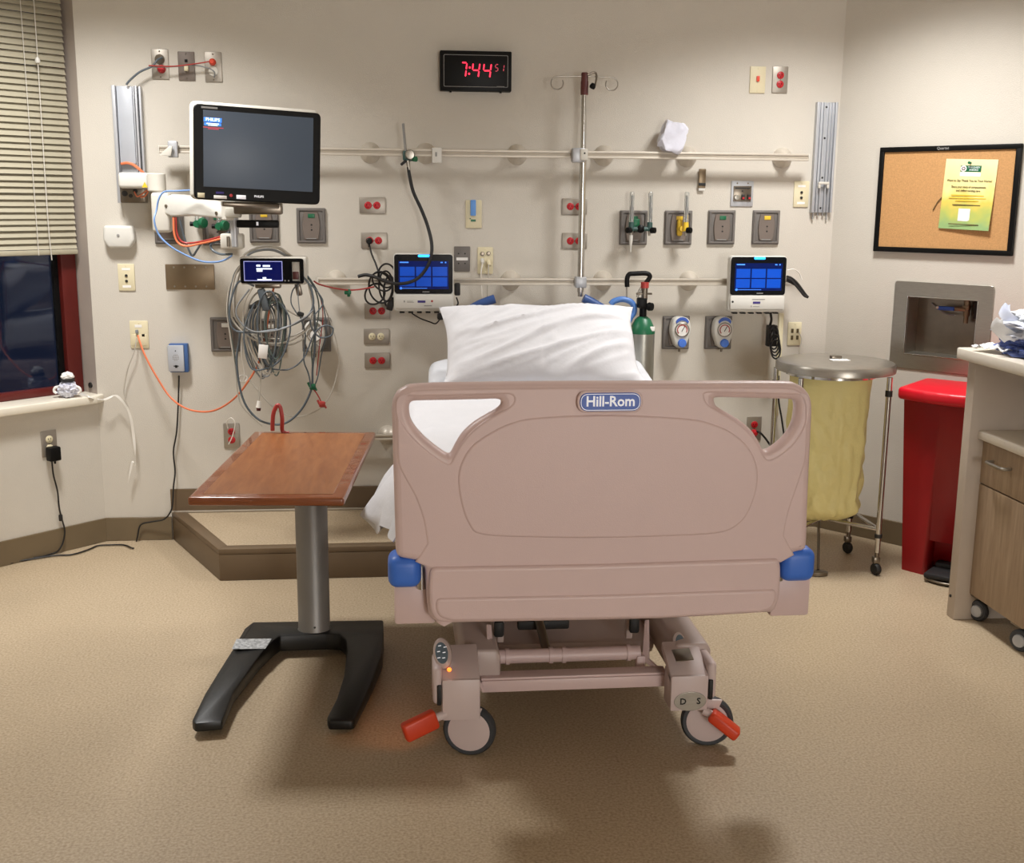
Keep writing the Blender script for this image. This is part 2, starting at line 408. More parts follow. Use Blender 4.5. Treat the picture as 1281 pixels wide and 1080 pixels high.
wm = curve_mesh([[V(0, 0), V(1.2, 0), V(1.2, HC), V(0, HC)], [V(vx0+0.06, vz0+0.06), V(vx1-0.06, vz0+0.06), V(vx1-0.06, vz1-0.06), V(vx0+0.06, vz1-0.06)]], 0.12)
wm.transform(Matrix.Translation(R0) @ Matrix.Rotation(-AR, 4, 'Z') @ Matrix.Translation((0, 0.06, 0)))
struct('wall_right', MB().mesh(wm), M['wall'])
struct('wall_right_side', wall_quad(RE, (RE.x, -10.5, 0), 0, HC, (-1, 0, 0)), M['wall'])
LE = L0 - LD*1.7
SILL = 0.685
WT0 = 0.0                                  # the window opening runs from the corner to the left
struct('wall_left', wall_quad(LE, L0, 0, SILL-0.03, LN, 0.2), M['wall'])
struct('wall_left_header', wall_quad(LE, L0, 2.62, HC, LN, 0.2), M['wall'])
struct('wall_left_pier', wall_quad(LE, L0-LD*1.45, SILL-0.03, 2.62, LN, 0.2), M['wall'])
struct('wall_left_side', wall_quad(LE, (LE.x, -10.5, 0), 0, HC, (1, 0, 0)), M['wall'])
struct('wall_entry', wall_quad((LE.x, -10.5, 0), (RE.x, -10.5, 0), 0, HC, (0, 1, 0)), M['wall'])
# jamb of the window recess at the corner
jd = -LN*0.16
struct('trim_jamb', MB().prism([L0+V(0, 0, SILL-0.03), L0+jd+V(0, 0, SILL-0.03), L0+jd+V(0, 0, 2.62), L0+V(0, 0, 2.62)], LD*0.02), mat('jamb_paint', '#a79c93', 0.6, var=0.03))
# sill
struct('trim_sill', MB().prism([L0-LD*1.45-LN*0.2+V(0, 0, SILL), L0-LN*0.16+V(0, 0, SILL), L0+LN*0.02+LD*0.02+V(0, 0, SILL), L0+LN*0.045-LD*0.03+V(0, 0, SILL), L0-LD*1.45+LN*0.045+V(0, 0, SILL)], V(0, 0, -0.035), 0.006), M['sill'])
# baseboards
def baseboard(name, a, b, inward, h=0.11, z=0.0, m='basebd'):
    a = Vector(a); b = Vector(b); n = Vector(inward)*0.010
    o = struct(name, MB().prism([a+V(0, 0, z), b+V(0, 0, z), b+V(0, 0, z+h), a+V(0, 0, z+h)], n, 0.002, 1), M[m]); return o
SX0 = onZ(215, 677, 0).x
baseboard('baseboard_left', LE, L0, LN)
baseboard('baseboard_back', (XL, 0, 0), (SX0, 0, 0), (0, -1, 0))
baseboard('baseboard_right', R0, RE, RN)
baseboard('baseboard_back_right', (1.46, 0, 0), (XR, 0, 0), (0, -1, 0))
# the raised platform at the head wall
ST = 0.13
pf = [V(SX0, 0), V(-0.742, -0.62), V(1.05, -0.62), V(1.45, 0)]
struct('trim_platform_top', MB().prism([V(p.x, p.y, ST-0.012) for p in [V(SX0+0.04, 0), V(-0.72, -0.575), V(1.03, -0.575), V(1.41, 0)]], V(0, 0, 0.012)), M['floor'])
struct('trim_platform_side', MB().prism([V(p.x, p.y, 0) for p in pf], V(0, 0, ST-0.012), 0.004), M['step_side'])
nos = MB()
pi_ = [V(SX0+0.062, 0), V(-0.715, -0.565), V(1.022, -0.565), V(1.385, 0)]
for a, b, a2, b2 in zip(pf, pf[1:], pi_, pi_[1:]):
    nos.prism([V(a.x, a.y, ST-0.02), V(b.x, b.y, ST-0.02), V(b2.x, b2.y, ST-0.02), V(a2.x, a2.y, ST-0.02)], V(0, 0, 0.026), 0.002)
struct('trim_platform_nosing', nos, M['step_side'])
baseboard('baseboard_platform', (SX0, 0, 0), (1.42, 0, 0), (0, -1, 0), 0.105, ST+0.006, 'step_side')
struct('trim_platform_seam', MB().box((1.42-SX0, 0.016, 0.008), ((1.42+SX0)/2, -0.014, ST+0.005), 0.002), M['rail_slot'])

# ------------------------------------------------------------------ window: frame, glass, night outside, blind
WIN = -LN*0.15
wr = struct('window_1', MB().prism([L0+WIN-LD*1.45+V(0, 0, SILL), L0+WIN-LD*0.02+V(0, 0, SILL), L0+WIN-LD*0.02+V(0, 0, SILL+0.035), L0+WIN-LD*1.45+V(0, 0, SILL+0.035)], LN*0.04, 0.004), M['winred'])
fm = MB()
fm.prism([L0+WIN-LD*0.075+V(0, 0, SILL), L0+WIN-LD*0.005+V(0, 0, SILL), L0+WIN-LD*0.005+V(0, 0, 2.6), L0+WIN-LD*0.075+V(0, 0, 2.6)], LN*0.05, 0.004)
fm.prism([L0+WIN-LD*1.45+V(0, 0, SILL), L0+WIN-LD*1.38+V(0, 0, SILL), L0+WIN-LD*1.38+V(0, 0, 2.6), L0+WIN-LD*1.45+V(0, 0, 2.6)], LN*0.05, 0.004)
fm.prism([L0+WIN-LD*1.45+V(0, 0, 2.55), L0+WIN-LD*0.02+V(0, 0, 2.55), L0+WIN-LD*0.02+V(0, 0, 2.61), L0+WIN-LD*1.45+V(0, 0, 2.61)], LN*0.05, 0.004)
fm.obj('window_frame', M['winred'], wr)
sd = MB(); sd.prism([L0+WIN-LD*0.10+V(0, 0, SILL), L0+WIN-LD*0.075+V(0, 0, SILL), L0+WIN-LD*0.075+V(0, 0, 2.6), L0+WIN-LD*0.10+V(0, 0, 2.6)], LN*0.02)
sd.obj('window_gasket', M['black'], wr)
MB().prism([L0+WIN-LD*1.40+V(0, 0, SILL+0.02), L0+WIN-LD*0.07+V(0, 0, SILL+0.02), L0+WIN-LD*0.07+V(0, 0, 2.58), L0+WIN-LD*1.40+V(0, 0, 2.58)], LN*0.006).obj('pane', M['glass'], wr)

BLZ = onP(40, 320, L0-LN*0.07, LN).z
bl = thing('window_blind', 'half lowered beige slatted blind hanging in the window', 'blind', L0-LD*0.7-LN*0.07+V(0, 0, BLZ), AL)
blw = 1.33; bx = 0.021
sm = None
n_sl = 0
z = 0.04
while BLZ+z < 2.56:
    if sm is None:
        sl = MB(); sl.grid(lambda u, v: (bx-blw/2+blw*u, -0.006+0.012*v, -0.014+0.0275*v+0.0), 2, 5)
        o = sl.obj('slat', M['slat'], bl, angle=80); sm = o.data
    else:
        o = bpy.data.objects.new('slat', sm); COL.objects.link(o); o.parent = bl
    o.location = (0, 0, z+R.uniform(-0.0015, 0.0015)); o.rotation_euler = (R.uniform(-0.07, 0.07), R.uniform(-0.002, 0.002), 0)
    z += 0.0262
MB().box((blw, 0.026, 0.022), (bx, 0, 0.012), 0.005).obj('bottom_rail', M['slat'], bl)
MB().box((blw+0.02, 0.05, 0.045), (bx, 0.02, 2.585-BLZ), 0.004).obj('head_rail', M['slat'], bl)
for k, xx in enumerate((0.20, 0.50, -0.1, -0.45)):
    MB().tube([(xx, -0.016, 0.0), (xx, -0.016, 2.57-BLZ)], 0.0018, 6, 0).obj('ladder_cord', M['offwhite'], bl)
cd_ = MB().tube([(0.545, -0.03, 2.57-BLZ), (0.55, -0.032, 1.0), (0.545, -0.03, 0.2), (0.55, -0.03, -0.02)], 0.0022, 6)
cc = cd_.obj('pull_cord', M['offwhite'], bl)
MB().lathe([(0, 0), (0.009, 0.004), (0.011, 0.014), (0.006, 0.026), (0, 0.028)], (0.548, -0.032, 0.79), seg=12).obj('cord_bead', M['white'], cc)

# ------------------------------------------------------------------ wall plates (local frame: x right, z up, -y out of the wall)
def wall_thing(name, label, cat, px, py, group=None, side='B', off=0.0):
    if side == 'B': p = onY(px, py, -off); return thing(name, label, cat, p, 0, group)
    if side == 'R': p = onR(px, py, off); return thing(name, label, cat, p, -AR, group)
    p = onL(px, py, off); return thing(name, label, cat, p, AL, group)
def cover(root, w, h, m, name='cover_plate', th=0.006, bev=0.004, screws=True, vert=True):
    o = MB().box((w, th, h), (0, -th/2, 0), bev).obj(name, M[m], root)
    if screws:
        sc = MB()
        for s in (-1, 1):
            c = (0, -th, s*h*0.42) if vert else (s*w*0.42, -th, 0)
            sc.lathe([(0.0035, 0), (0.003, 0.0012), (0, 0.0014)], c, (0, -1, 0), 10)
        sc.obj('screw', M['steel_dark'] if m != 'ivory' else M['ivory'], root)
    return o
def socket(root, x, z, m, r=0.0165, th=0.006, slots=True):
    s = MB().lathe([(r, 0), (r, 0.002), (r-0.0015, 0.0032), (0, 0.0032)], (x, -th, z), (0, -1, 0), 20).obj('socket', M[m], root)
    if slots:
        k = MB(); y = -th-0.0034
        k.box((0.0022, 0.001, 0.008), (x-0.0058, y, z+0.002)).box((0.0022, 0.001, 0.0065), (x+0.0058, y, z+0.002))
        k.lathe([(0.0024, 0), (0, 0.0006)], (x, y+0.0003, z-0.0075), (0, -1, 0), 8)
        k.obj('slot', M['black'], s)
    return s
def duplex(label, px, py, m='steel_plate', sm='red', vert=False, group=None, side='B'):
    t = wall_thing('duplex_outlet', label, 'outlet', px, py, group, side)
    w, h = (0.072, 0.116) if vert else (0.116, 0.072)
    cover(t, w, h, m, screws=False)
    MB().lathe([(0.0028, 0), (0, 0.001)], (0, -0.006, 0), (0, -1, 0), 10).obj('screw', M['steel_dark'], t)
    for s in (1, -1):
        socket(t, 0 if vert else -s*0.0195, s*0.0195 if vert else 0, sm)
    return t
def plug(label, px, py, m, group=None, side='B', size=(0.03, 0.035, 0.026)):
    t = wall_thing('plug', label, 'plug', px, py, group, side, 0.0095)
    MB().lathe([(size[0]*0.42, 0), (size[0]*0.5, 0.006), (size[0]*0.48, 0.02), (size[0]*0.3, size[1]), (0, size[1])], (0, 0, 0), (0, -1, 0), 16).obj('plug_body', M[m], t)
    MB().cyl((0, -size[1]*0.6, -0.004), (0, -size[1]*0.75, -0.026), 0.005, 10, 0.004).obj('strain_relief', M[m], t)
    return t
def cord(label, pts, r, m, cat='cable', name='cable', seg=8, res=6, group=None):
    o = MB().tube(pts, r, seg, res).obj(name, M[m], None, True)
    return tag(o, label, cat, group)
def W(x, y, d=0.0): return onY(x, y, -d)

# red and ivory duplex outlets of the head wall
G1 = 'horizontal duplex outlets on the head wall'
duplex('red duplex outlet on steel plate directly below the green flowmeter, topmost of the left column', 466, 257, group=G1)
duplex('red duplex outlet with a black plug in its left socket, left of the tablet', 468, 301, group=G1)
duplex('red duplex outlet just below the black cord coil left of the tablet', 472, 389, group=G1)
duplex('ivory duplex outlet on steel plate, between two red ones left of the pillow', 471, 421, sm='ivory', group=G1)
duplex('red duplex outlet below the ivory one, lowest of the left column', 472, 451, group=G1)
duplex('red duplex outlet partly behind the infusion pole, upper of two', 718.5, 258.5, group=G1)
duplex('red duplex outlet partly behind the infusion pole, lower of two', 718.5, 301.5, group=G1)
duplex('vertical red duplex outlet on steel plate, high at the right beside the ivory switch', 975.5, 100, vert=True)
duplex('vertical red duplex outlet with a white cord over it, low behind the wooden table', 290, 545, vert=True)
duplex('vertical red duplex outlet low on the wall, seen through the right footboard hole', 943, 536, vert=True)
duplex('ivory duplex outlet below the window sill with a black adapter plugged in', 61, 555, sm='ivory', vert=True, side='L')

# row of three plates above the monitor
t = wall_thing('socket_plate', 'steel wall plate with a red plug, left one of three above the monitor', 'outlet', 200.5, 80.5); cover(t, 0.072, 0.125, 'steel_plate')
MB().lathe([(0.021, 0), (0.021, 0.003), (0, 0.004)], (0, -0.006, 0.02), (0, -1, 0), 18).obj('upper_socket', M['steel_dark'], t)
MB().lathe([(0.018, 0), (0.018, 0.008), (0.012, 0.024), (0, 0.025)], (0.006, -0.006, -0.02), (0, -1, 0), 18).obj('plug_head', M['red'], t)
t = wall_thing('jack_plate', 'dark steel wall plate with one ivory jack, middle one of three above the monitor', 'wall plate', 233.5, 83); cover(t, 0.07, 0.12, 'gaspanel')
MB().box((0.017, 0.012, 0.026), (0, -0.011, -0.008), 0.002).obj('jack', M['ivory'], t)
MB().box((0.012, 0.004, 0.012), (0, -0.007, 0.022), 0.001).obj('blank_insert', M['black'], t)
t = wall_thing('socket_plate', 'steel wall plate with a red cap, right one of three above the monitor', 'outlet', 267, 84); cover(t, 0.072, 0.125, 'steel_plate')
MB().lathe([(0.02, 0), (0.02, 0.004), (0, 0.005)], (0, -0.006, -0.018), (0, -1, 0), 18).obj('lower_socket', M['offwhite'], t)
MB().lathe([(0.015, 0), (0.014, 0.012), (0.008, 0.022), (0, 0.022)], (-0.002, -0.006, 0.02), (0, -1, 0), 16).obj('plug_head', M['redswitch'], t)
cord('braided grey cable running from the wall channel up to the row of three plates', [W(158, 106, 0.05), W(163, 100, 0.05), W(175, 90, 0.05), W(190, 83, 0.045), W(197, 75, 0.04), W(203, 72, 0.02)], 0.0045, 'cord_slate')
cord('thin red cable across the three plates above the monitor', [W(186, 82, 0.05), W(215, 83, 0.05), W(243, 80, 0.045), W(262, 77, 0.035)], 0.0028, 'cord_red')
cord('thin grey cable across the three plates above the monitor', [W(187, 84, 0.045), W(215, 83.5, 0.045), W(240, 81.5, 0.04), W(260, 85, 0.035), W(268, 90, 0.03), W(268, 97, 0.012)], 0.0026, 'cord_grey')

# ivory switch, terminals
t = wall_thing('switch_plate', 'ivory switch plate with a small red rocker, high at the right', 'switch', 947.5, 100); cover(t, 0.072, 0.116, 'ivory')
MB().box((0.013, 0.010, 0.024), (0, -0.009, 0.004), 0.002).obj('rocker', M['redswitch'], t)
t = wall_thing('control_plate', 'square grey plate with a dial and two red switches under the upper rail', 'wall plate', 928, 242.5); cover(t, 0.105, 0.115, 'channel', screws=False)
MB().box((0.084, 0.002, 0.07), (0, -0.007, 0.0), 0.001).obj('inset_panel', M['steel_dark'], t)
MB().lathe([(0.012, 0), (0.011, 0.012), (0, 0.013)], (-0.027, -0.008, -0.016), (0, -1, 0), 16).obj('dial', M['steel'], t)
for xx in (0.003, 0.032):
    q = MB().box((0.014, 0.010, 0.024), (xx, -0.012, -0.015), 0.002).obj('rocker', M['ink_black'], t)
    MB().box((0.010, 0.003, 0.009), (xx, -0.0175, -0.020), 0.001).obj('rocker_light', M['red'], q)
k = MB(); k.box((0.07, 0.001, 0.006), (0, -0.0085, 0.025)); k.lathe([(0.004, 0), (0, 0.003)], (0, -0.008, 0.012), (0, -1, 0), 8); k.lathe([(0.004, 0), (0, 0.003)], (0.026, -0.008, 0.024), (0, -1, 0), 8)
k.obj('marking', M['ink_black'], t)
k = MB()
for xx in (-0.025, 0.025): k.lathe([(0.004, 0), (0, 0.002)], (xx, -0.006, 0.047), (0, -1, 0), 8)
k.obj('screw', M['steel_dark'], t)
def jack_plate(label, px, py, side='B', two=True):
    t = wall_thing('jack_plate', label, 'wall plate', px, py, None, side); cover(t, 0.072, 0.118, 'ivory')
    for z in ((0.008, -0.016) if two else (0.0,)):
        MB().lathe([(0.006, 0), (0.006, 0.004), (0.0035, 0.005), (0, 0.004)], (0, -0.006, z), (0, -1, 0), 12).obj('jack', M['ink_black'], t)
    k = MB()
    for z in (0.036, -0.040): k.box((0.036, 0.0008, 0.010), (0, -0.0063, z))
    k.obj('label_strip', M['paper'], t)
    return t
jack_plate('ivory plate with two black jacks, beside the right wall channel', 1002, 243)
jack_plate('ivory plate with two black jacks below the white detector box', 158.5, 347)
t = wall_thing('data_plate', 'ivory data plate with the orange cable plugged in, left of the intercom', 'wall plate', 174.5, 418.5); cover(t, 0.08, 0.122, 'ivory')
MB().box((0.03, 0.001, 0.012), (-0.002, -0.0065, 0.038)).obj('label_strip', M['paper'], t)
MB().box((0.012, 0.012, 0.016), (-0.008, -0.012, 0.014), 0.002).obj('network_plug', M['cord_grey'], t)
MB().box((0.014, 0.003, 0.012), (0.018, -0.007, -0.004), 0.001).obj('jack', M['ink_black'], t)
MB().box((0.066, 0.003, 0.05), (0, -0.007, -0.024), 0.001).obj('lower_insert', M['ivory'], t)
t = wall_thing('call_plate', 'ivory nurse call plate with a blue tab hanging on it, above the grey plate', 'wall plate', 592.5, 268); cover(t, 0.072, 0.124, 'ivory')
MB().box((0.024, 0.016, 0.07), (-0.003, -0.014, 0.028), 0.003).obj('blue_tab', M['tape_blue'], t)
k = MB(); k.box((0.022, 0.001, 0.010), (-0.002, -0.0066, -0.028)); k.box((0.005, 0.001, 0.005), (-0.016, -0.0066, -0.02)); k.obj('green_mark', M['green'], t)
t = wall_thing('terminal_plate', 'grey plate with four dots and a white strip, right of the left tablet', 'wall plate', 578, 324); cover(t, 0.072, 0.112, 'gasplate', screws=False)
MB().box((0.052, 0.001, 0.013), (0, -0.0066, 0.0)).obj('label_strip', M['paper'], t)
k = MB()
for xx in (-0.016, 0.013):
    for z in (0.024, -0.020): k.lathe([(0.0035, 0), (0, 0.001)], (xx, -0.006, z), (0, -1, 0), 8)
k.obj('screw', M['ink_black'], t)
t = wall_thing('call_plate', 'ivory plate with two white cords plugged in, right of the grey plate', 'wall plate', 607, 326); cover(t, 0.07, 0.12, 'ivory')
for xx, z in ((-0.014, 0.03), (0.014, 0.032)): MB().lathe([(0.010, 0), (0.010, 0.003), (0.005, 0.004), (0, 0.003)], (xx, -0.006, z), (0, -1, 0), 14).obj('socket', M['steel_dark'], t)
MB().cyl((-0.014, -0.006, 0.004), (-0.014, -0.026, -0.01), 0.009, 12, 0.007).obj('plug_head', M['white'], t)
MB().cyl((0.014, -0.006, 0.0), (0.018, -0.026, -0.022), 0.009, 12, 0.007).obj('plug_head', M['ivory'], t)
cord('white call cord hanging from the ivory plate, left one of two', [W(604, 328, 0.03), W(602, 340, 0.035), W(602, 355, 0.03), W(603, 372, 0.03), W(606, 395, 0.05)], 0.003, 'cord_white')
cord('white call cord hanging from the ivory plate, right one of two', [W(611, 331, 0.03), W(611, 345, 0.035), W(610, 360, 0.03), W(610, 375, 0.03), W(612, 395, 0.05)], 0.003, 'cord_light')
t = wall_thing('blank_plate', 'wide bronze blank plate with eight screws under the monitor arm', 'wall plate', 238, 346.5); cover(t, 0.212, 0.112, 'bronze', screws=False, bev=0.003)
for i in range(4):
    for s in (1, -1): MB().lathe([(0.0045, 0), (0.004, 0.0015), (0, 0.002)], (-0.069+0.046*i, -0.006, s*0.042), (0, -1, 0), 10).obj('screw', M['steel'], t)
t = wall_thing('intercom', 'grey intercom box in a blue shell with a black cord hanging below', 'intercom', 224, 447)
MB().box((0.082, 0.035, 0.128), (0.004, -0.0175, 0.0), 0.004).obj('shell', M['intercom_blue'], t)
MB().box((0.070, 0.012, 0.118), (-0.006, -0.039, 0.0), 0.004).obj('front_plate', M['intercom'], t)
k = MB()
for i in range(-2, 3):
    for j in range(-2, 3):
        if i*i+j*j < 6: k.lathe([(0.0018, 0), (0, 0.0006)], (-0.006+i*0.006, -0.045, 0.004+j*0.006), (0, -1, 0), 6)
k.obj('speaker_holes', M['steel_dark'], t)
k = MB(); k.box((0.022, 0.001, 0.004), (-0.006, -0.0455, -0.034)); k.box((0.010, 0.001, 0.012), (-0.006, -0.0455, -0.036)); k.lathe([(0.003, 0), (0, 0.001)], (-0.006, -0.045, 0.034), (0, -1, 0), 8); k.obj('emblem', M['ink_black'], t)
t = wall_thing('detector', 'white wall detector box with a small lens, left below the monitor arm', 'detector', 151, 297)
MB().prism([(-0.062, 0, 0.052), (0.062, 0, 0.052), (0.068, 0, -0.012), (0.046, 0, -0.046), (-0.046, 0, -0.046), (-0.066, 0, -0.012)], (0, -0.045, 0), 0.012, 3).obj('housing', M['white'], t)
MB().lathe([(0.006, 0), (0.006, 0.003), (0, 0.004)], (0, -0.045, 0.010), (0, -1, 0), 12).obj('lens', M['ink_grey'], t)
t = wall_thing('tag_holder', 'narrow brown tag with a black band hanging under the upper rail', 'tag', 877.5, 223.5)
MB().box((0.033, 0.008, 0.086), (0, -0.012, 0), 0.003).obj('card', M['bronze'], t)
MB().box((0.032, 0.003, 0.013), (0, -0.017, -0.026), 0.001).obj('band', M['ink_black'], t)
MB().box((0.03, 0.004, 0.014), (0, -0.012, -0.048), 0.002).obj('clear_tip', M['white'], t)
t = wall_thing('socket_plate', 'ivory four socket plate right of the hanging black adapter', 'outlet', 993.5, 417.5); cover(t, 0.066, 0.11, 'ivory')
for xx in (-0.012, 0.014):
    for z in (0.014, -0.018): MB().box((0.012, 0.004, 0.02), (xx, -0.007, z), 0.002).obj('socket', M['ink_brown'], t)

# ------------------------------------------------------------------ gas outlets
GG = 'gas outlet plates on the head wall'
def gas(label, px, py, tagm='green', w=0.128, h=0.155, ports=True):
    t = wall_thing('gas_outlet', label, 'gas outlet', px, py, GG)
    MB().box((w, 0.010, h), (0, -0.005, 0), 0.003).obj('base_plate', M['gasplate'], t)
    fr = curve_mesh([rrect(w*0.94, h*0.94, 0.004), rrect(w*0.8, h*0.84, 0.006)], 0.006, 0.0015); fr.transform(Matrix.Translation((0, -0.012, 0)))
    MB().mesh(fr).obj('rim', M['gasplate'], t)
    hw, hh, bw = w*0.24, h*0.385, w*0.30
    pts = []
    for k in range(9): s = k/8; pts.append((hw+(bw-hw)*math.sin(PI*s), -0.010, -hh+2*hh*s))
    for k in range(9): s = k/8; pts.append((-hw-(bw-hw)*math.sin(PI*s), -0.010, hh-2*hh*s))
    MB().prism(pts, (0, -0.008, 0), 0.002, 1).obj('barrel_panel', M['gaspanel'], t)
    MB().box((0.030, 0.003, 0.018), (0.002, -0.019, h*0.28), 0.003).obj('gas_tag', M[tagm], t)
    if ports:
        k = MB()
        for z in (0.004, -0.018): k.lathe([(0.0045, 0), (0.004, 0.001), (0, 0.001)], (0.002, -0.0175, z), (0, -1, 0), 10)
        k.lathe([(0.003, 0), (0, 0.001)], (0.002, -0.0175, -0.007), (0, -1, 0), 8)
        k.obj('port', M['ink_black'], t)
        MB().box((0.044, 0.0012, 0.004), (0, -0.0178, -h*0.36)).obj('marking', M['ink_grey'], t)
    return t
gas('grey gas outlet plate mostly hidden behind the white monitor arm', 212, 283, 'green')
gas('grey gas outlet plate behind the two green fittings left of the monitor post', 272, 285, 'green')
gas('grey gas outlet plate with a yellow tag directly under the monitor', 330.5, 281.5, 'yellow')
gas('grey gas outlet plate with a green tag, right of the one under the monitor', 389.5, 282.5, 'green')
gas('grey gas outlet plate carrying the twin green flowmeters', 792, 285, 'green')
gas('grey gas outlet plate carrying the single yellow flowmeter', 848, 285, 'yellow')
gas('empty grey gas outlet plate with a green tag, left of the empty yellow tagged one', 902, 284.5, 'green')
gas('empty grey gas outlet plate with a yellow tag, rightmost of the upper row', 957.5, 284.5, 'yellow')
gas('grey vacuum plate with a white tag, left behind the hanging cables', 282, 418.5, 'white')
gas('grey vacuum plate hidden behind the middle of the hanging cables', 340, 420, 'white')
gas('grey vacuum plate carrying the regulator behind the cable bundle', 396, 418.5, 'white')
gas('grey vacuum plate carrying the left one of the two gauge regulators', 845, 416, 'white', ports=True)
gas('grey vacuum plate carrying the right one of the two gauge regulators', 898, 416, 'white', ports=True)

# vacuum regulators
def regulator(label, px, py):
    t = wall_thing('vacuum_regulator', label, 'regulator', px, py, 'vacuum regulators', 'B', 0.018)
    ol = round_poly([V(-0.036, 0.066), V(0.036, 0.066), V(0.05, 0.0), V(0.022, -0.078), V(-0.022, -0.078), V(-0.05, 0.0)], [0.03, 0.03, 0.05, 0.02, 0.02, 0.05], 6)
    MB().prism([(p.x, 0, p.y) for p in ol], (0, -0.062, 0), 0.010, 3).obj('housing', M['white'], t)
    MB().lathe([(0.034, 0), (0.034, 0.008), (0.030, 0.010), (0.029, 0.006), (0, 0.006)], (0.002, -0.060, 0.008), (0, -1, 0), 28).obj('gauge_rim', M['steel'], t)
    MB().lathe([(0.0285, 0), (0, 0.001)], (0.002, -0.0663, 0.008), (0, -1, 0), 24).obj('gauge_face', M['paper'], t)
    a = MB()
    for k in range(16):
        b0 = math.radians(-30+240*k/15); b1 = math.radians(-30+240*(k+0.9)/15)
        a.prism([(0.002+0.025*math.cos(b0), -0.0675, 0.008+0.025*math.sin(b0)), (0.002+0.025*math.cos(b1), -0.0675, 0.008+0.025*math.sin(b1)), (0.002+0.020*math.cos(b1), -0.0675, 0.008+0.020*math.sin(b1)), (0.002+0.020*math.cos(b0), -0.0675, 0.008+0.020*math.sin(b0))], (0, -0.0006, 0))
    a.obj('gauge_scale', M['cord_red'], t)
    MB().box((0.003, 0.001, 0.028), (0.006, -0.0685, 0.012), 0, Matrix.Rotation(0.5, 4, 'Y')).obj('needle', M['ink_black'], t)
    MB().lathe([(0.020, 0), (0.020, 0.010), (0.017, 0.016), (0, 0.017)], (0.004, -0.060, -0.054), (0, -1, 0), 20).obj('knob', M['blue_bump'], t)
    pt = []
    for k in range(9): b = math.radians(25+130*k/8); pt.append((0.002+0.034*math.cos(b), -0.0615, 0.032+0.034*math.sin(b)))
    for k in range(9): b = math.radians(155-130*k/8); pt.append((0.002+0.029*math.cos(b), -0.0615, 0.024+0.026*math.sin(b)))
    MB().prism(pt, (0, -0.004, 0), 0.001, 1).obj('mode_switch', M['badge_blue'], t)
    MB().cyl((0.0, -0.03, -0.07), (0.0, -0.03, -0.098), 0.007, 12, 0.005).obj('hose_nipple', M['steel_dark'], t)
    return t
regulator('white vacuum regulator with gauge and blue knob, left one of the right hand pair', 848.5, 413)
regulator('white vacuum regulator with gauge and blue knob, right one of the right hand pair', 901, 413)
rg = regulator('white vacuum regulator behind the hanging cables, left of the outlets column', 394, 419)
for ch in rg.children:
    n_ = ch.name.split('.')[0]
    if n_ in ('mode_switch', 'knob', 'gauge_scale'): ch.data.materials.clear(); ch.data.materials.append(M['steel'])

# flowmeters
def flow_tube(t, x, knobm='green', bodym='green', z0=0.0, y=-0.075, h=0.13, knob_r=True):
    MB().cyl((x, y, z0-0.01), (x, y, z0+0.03), 0.014, 14, 0.012).obj('valve_body', M[bodym], t)
    MB().lathe([(0.0105, 0), (0.0105, h), (0.006, h+0.006), (0, h+0.006)], (x, y, z0+0.028), seg=14).obj('glass_tube', M['clear'], t)
    MB().cyl((x, y, z0+0.03), (x, y, z0+0.03+h*0.9), 0.0035, 8).obj('scale_rod', M['ink_grey'], t)
    s = 1 if knob_r else -1
    MB().lathe([(0.013, 0), (0.014, 0.006), (0.013, 0.022), (0, 0.024)], (x+s*0.004, y-0.008, z0-0.006), (s*0.8, -0.6, 0), 16).obj('knob', M['black'] if knobm == 'black' else M[knobm], t)
    MB().cyl((x, y, z0-0.008), (x, y, z0-0.03), 0.008, 12, 0.006).obj('nipple', M['steel'], t)
t = wall_thing('twin_flowmeter', 'twin green oxygen flowmeters with two clear upright tubes on the wall outlet', 'flowmeter', 797, 286)
MB().cyl((0, -0.018, 0.0), (0, -0.07, 0.0), 0.016, 16, 0.012).obj('stem', M['green'], t)
MB().cyl((-0.055, -0.075, 0.0), (0.05, -0.075, 0.0), 0.010, 12).obj('manifold', M['teal'], t)
MB().lathe([(0.018, 0), (0.018, 0.012), (0.010, 0.018), (0, 0.018)], (0.0, -0.07, 0.0), (0, -1, 0), 16).obj('hub', M['black'], t)
MB().box((0.034, 0.02, 0.045), (-0.012, -0.028, 0.022), 0.006).obj('adapter', M['green'], t)
flow_tube(t, -0.043, 'black', 'teal', knob_r=False); flow_tube(t, 0.042, 'black', 'teal')
MB().lathe([(0.009, 0), (0.008, -0.03), (0.004, -0.05), (0.003, -0.075), (0, -0.075)], (-0.043, -0.075, -0.028), seg=12).obj('clear_nozzle', M['white'], t)
t = wall_thing('flowmeter', 'yellow air flowmeter with one clear upright tube on the wall outlet', 'flowmeter', 849.5, 286)
MB().cyl((0, -0.018, 0.0), (0, -0.07, 0.0), 0.017, 16, 0.013).obj('stem', M['yellow'], t)
MB().box((0.024, 0.03, 0.075), (-0.006, -0.035, 0.004), 0.010).obj('adapter', M['yellow'], t)
flow_tube(t, 0.012, 'black', 'yellow')
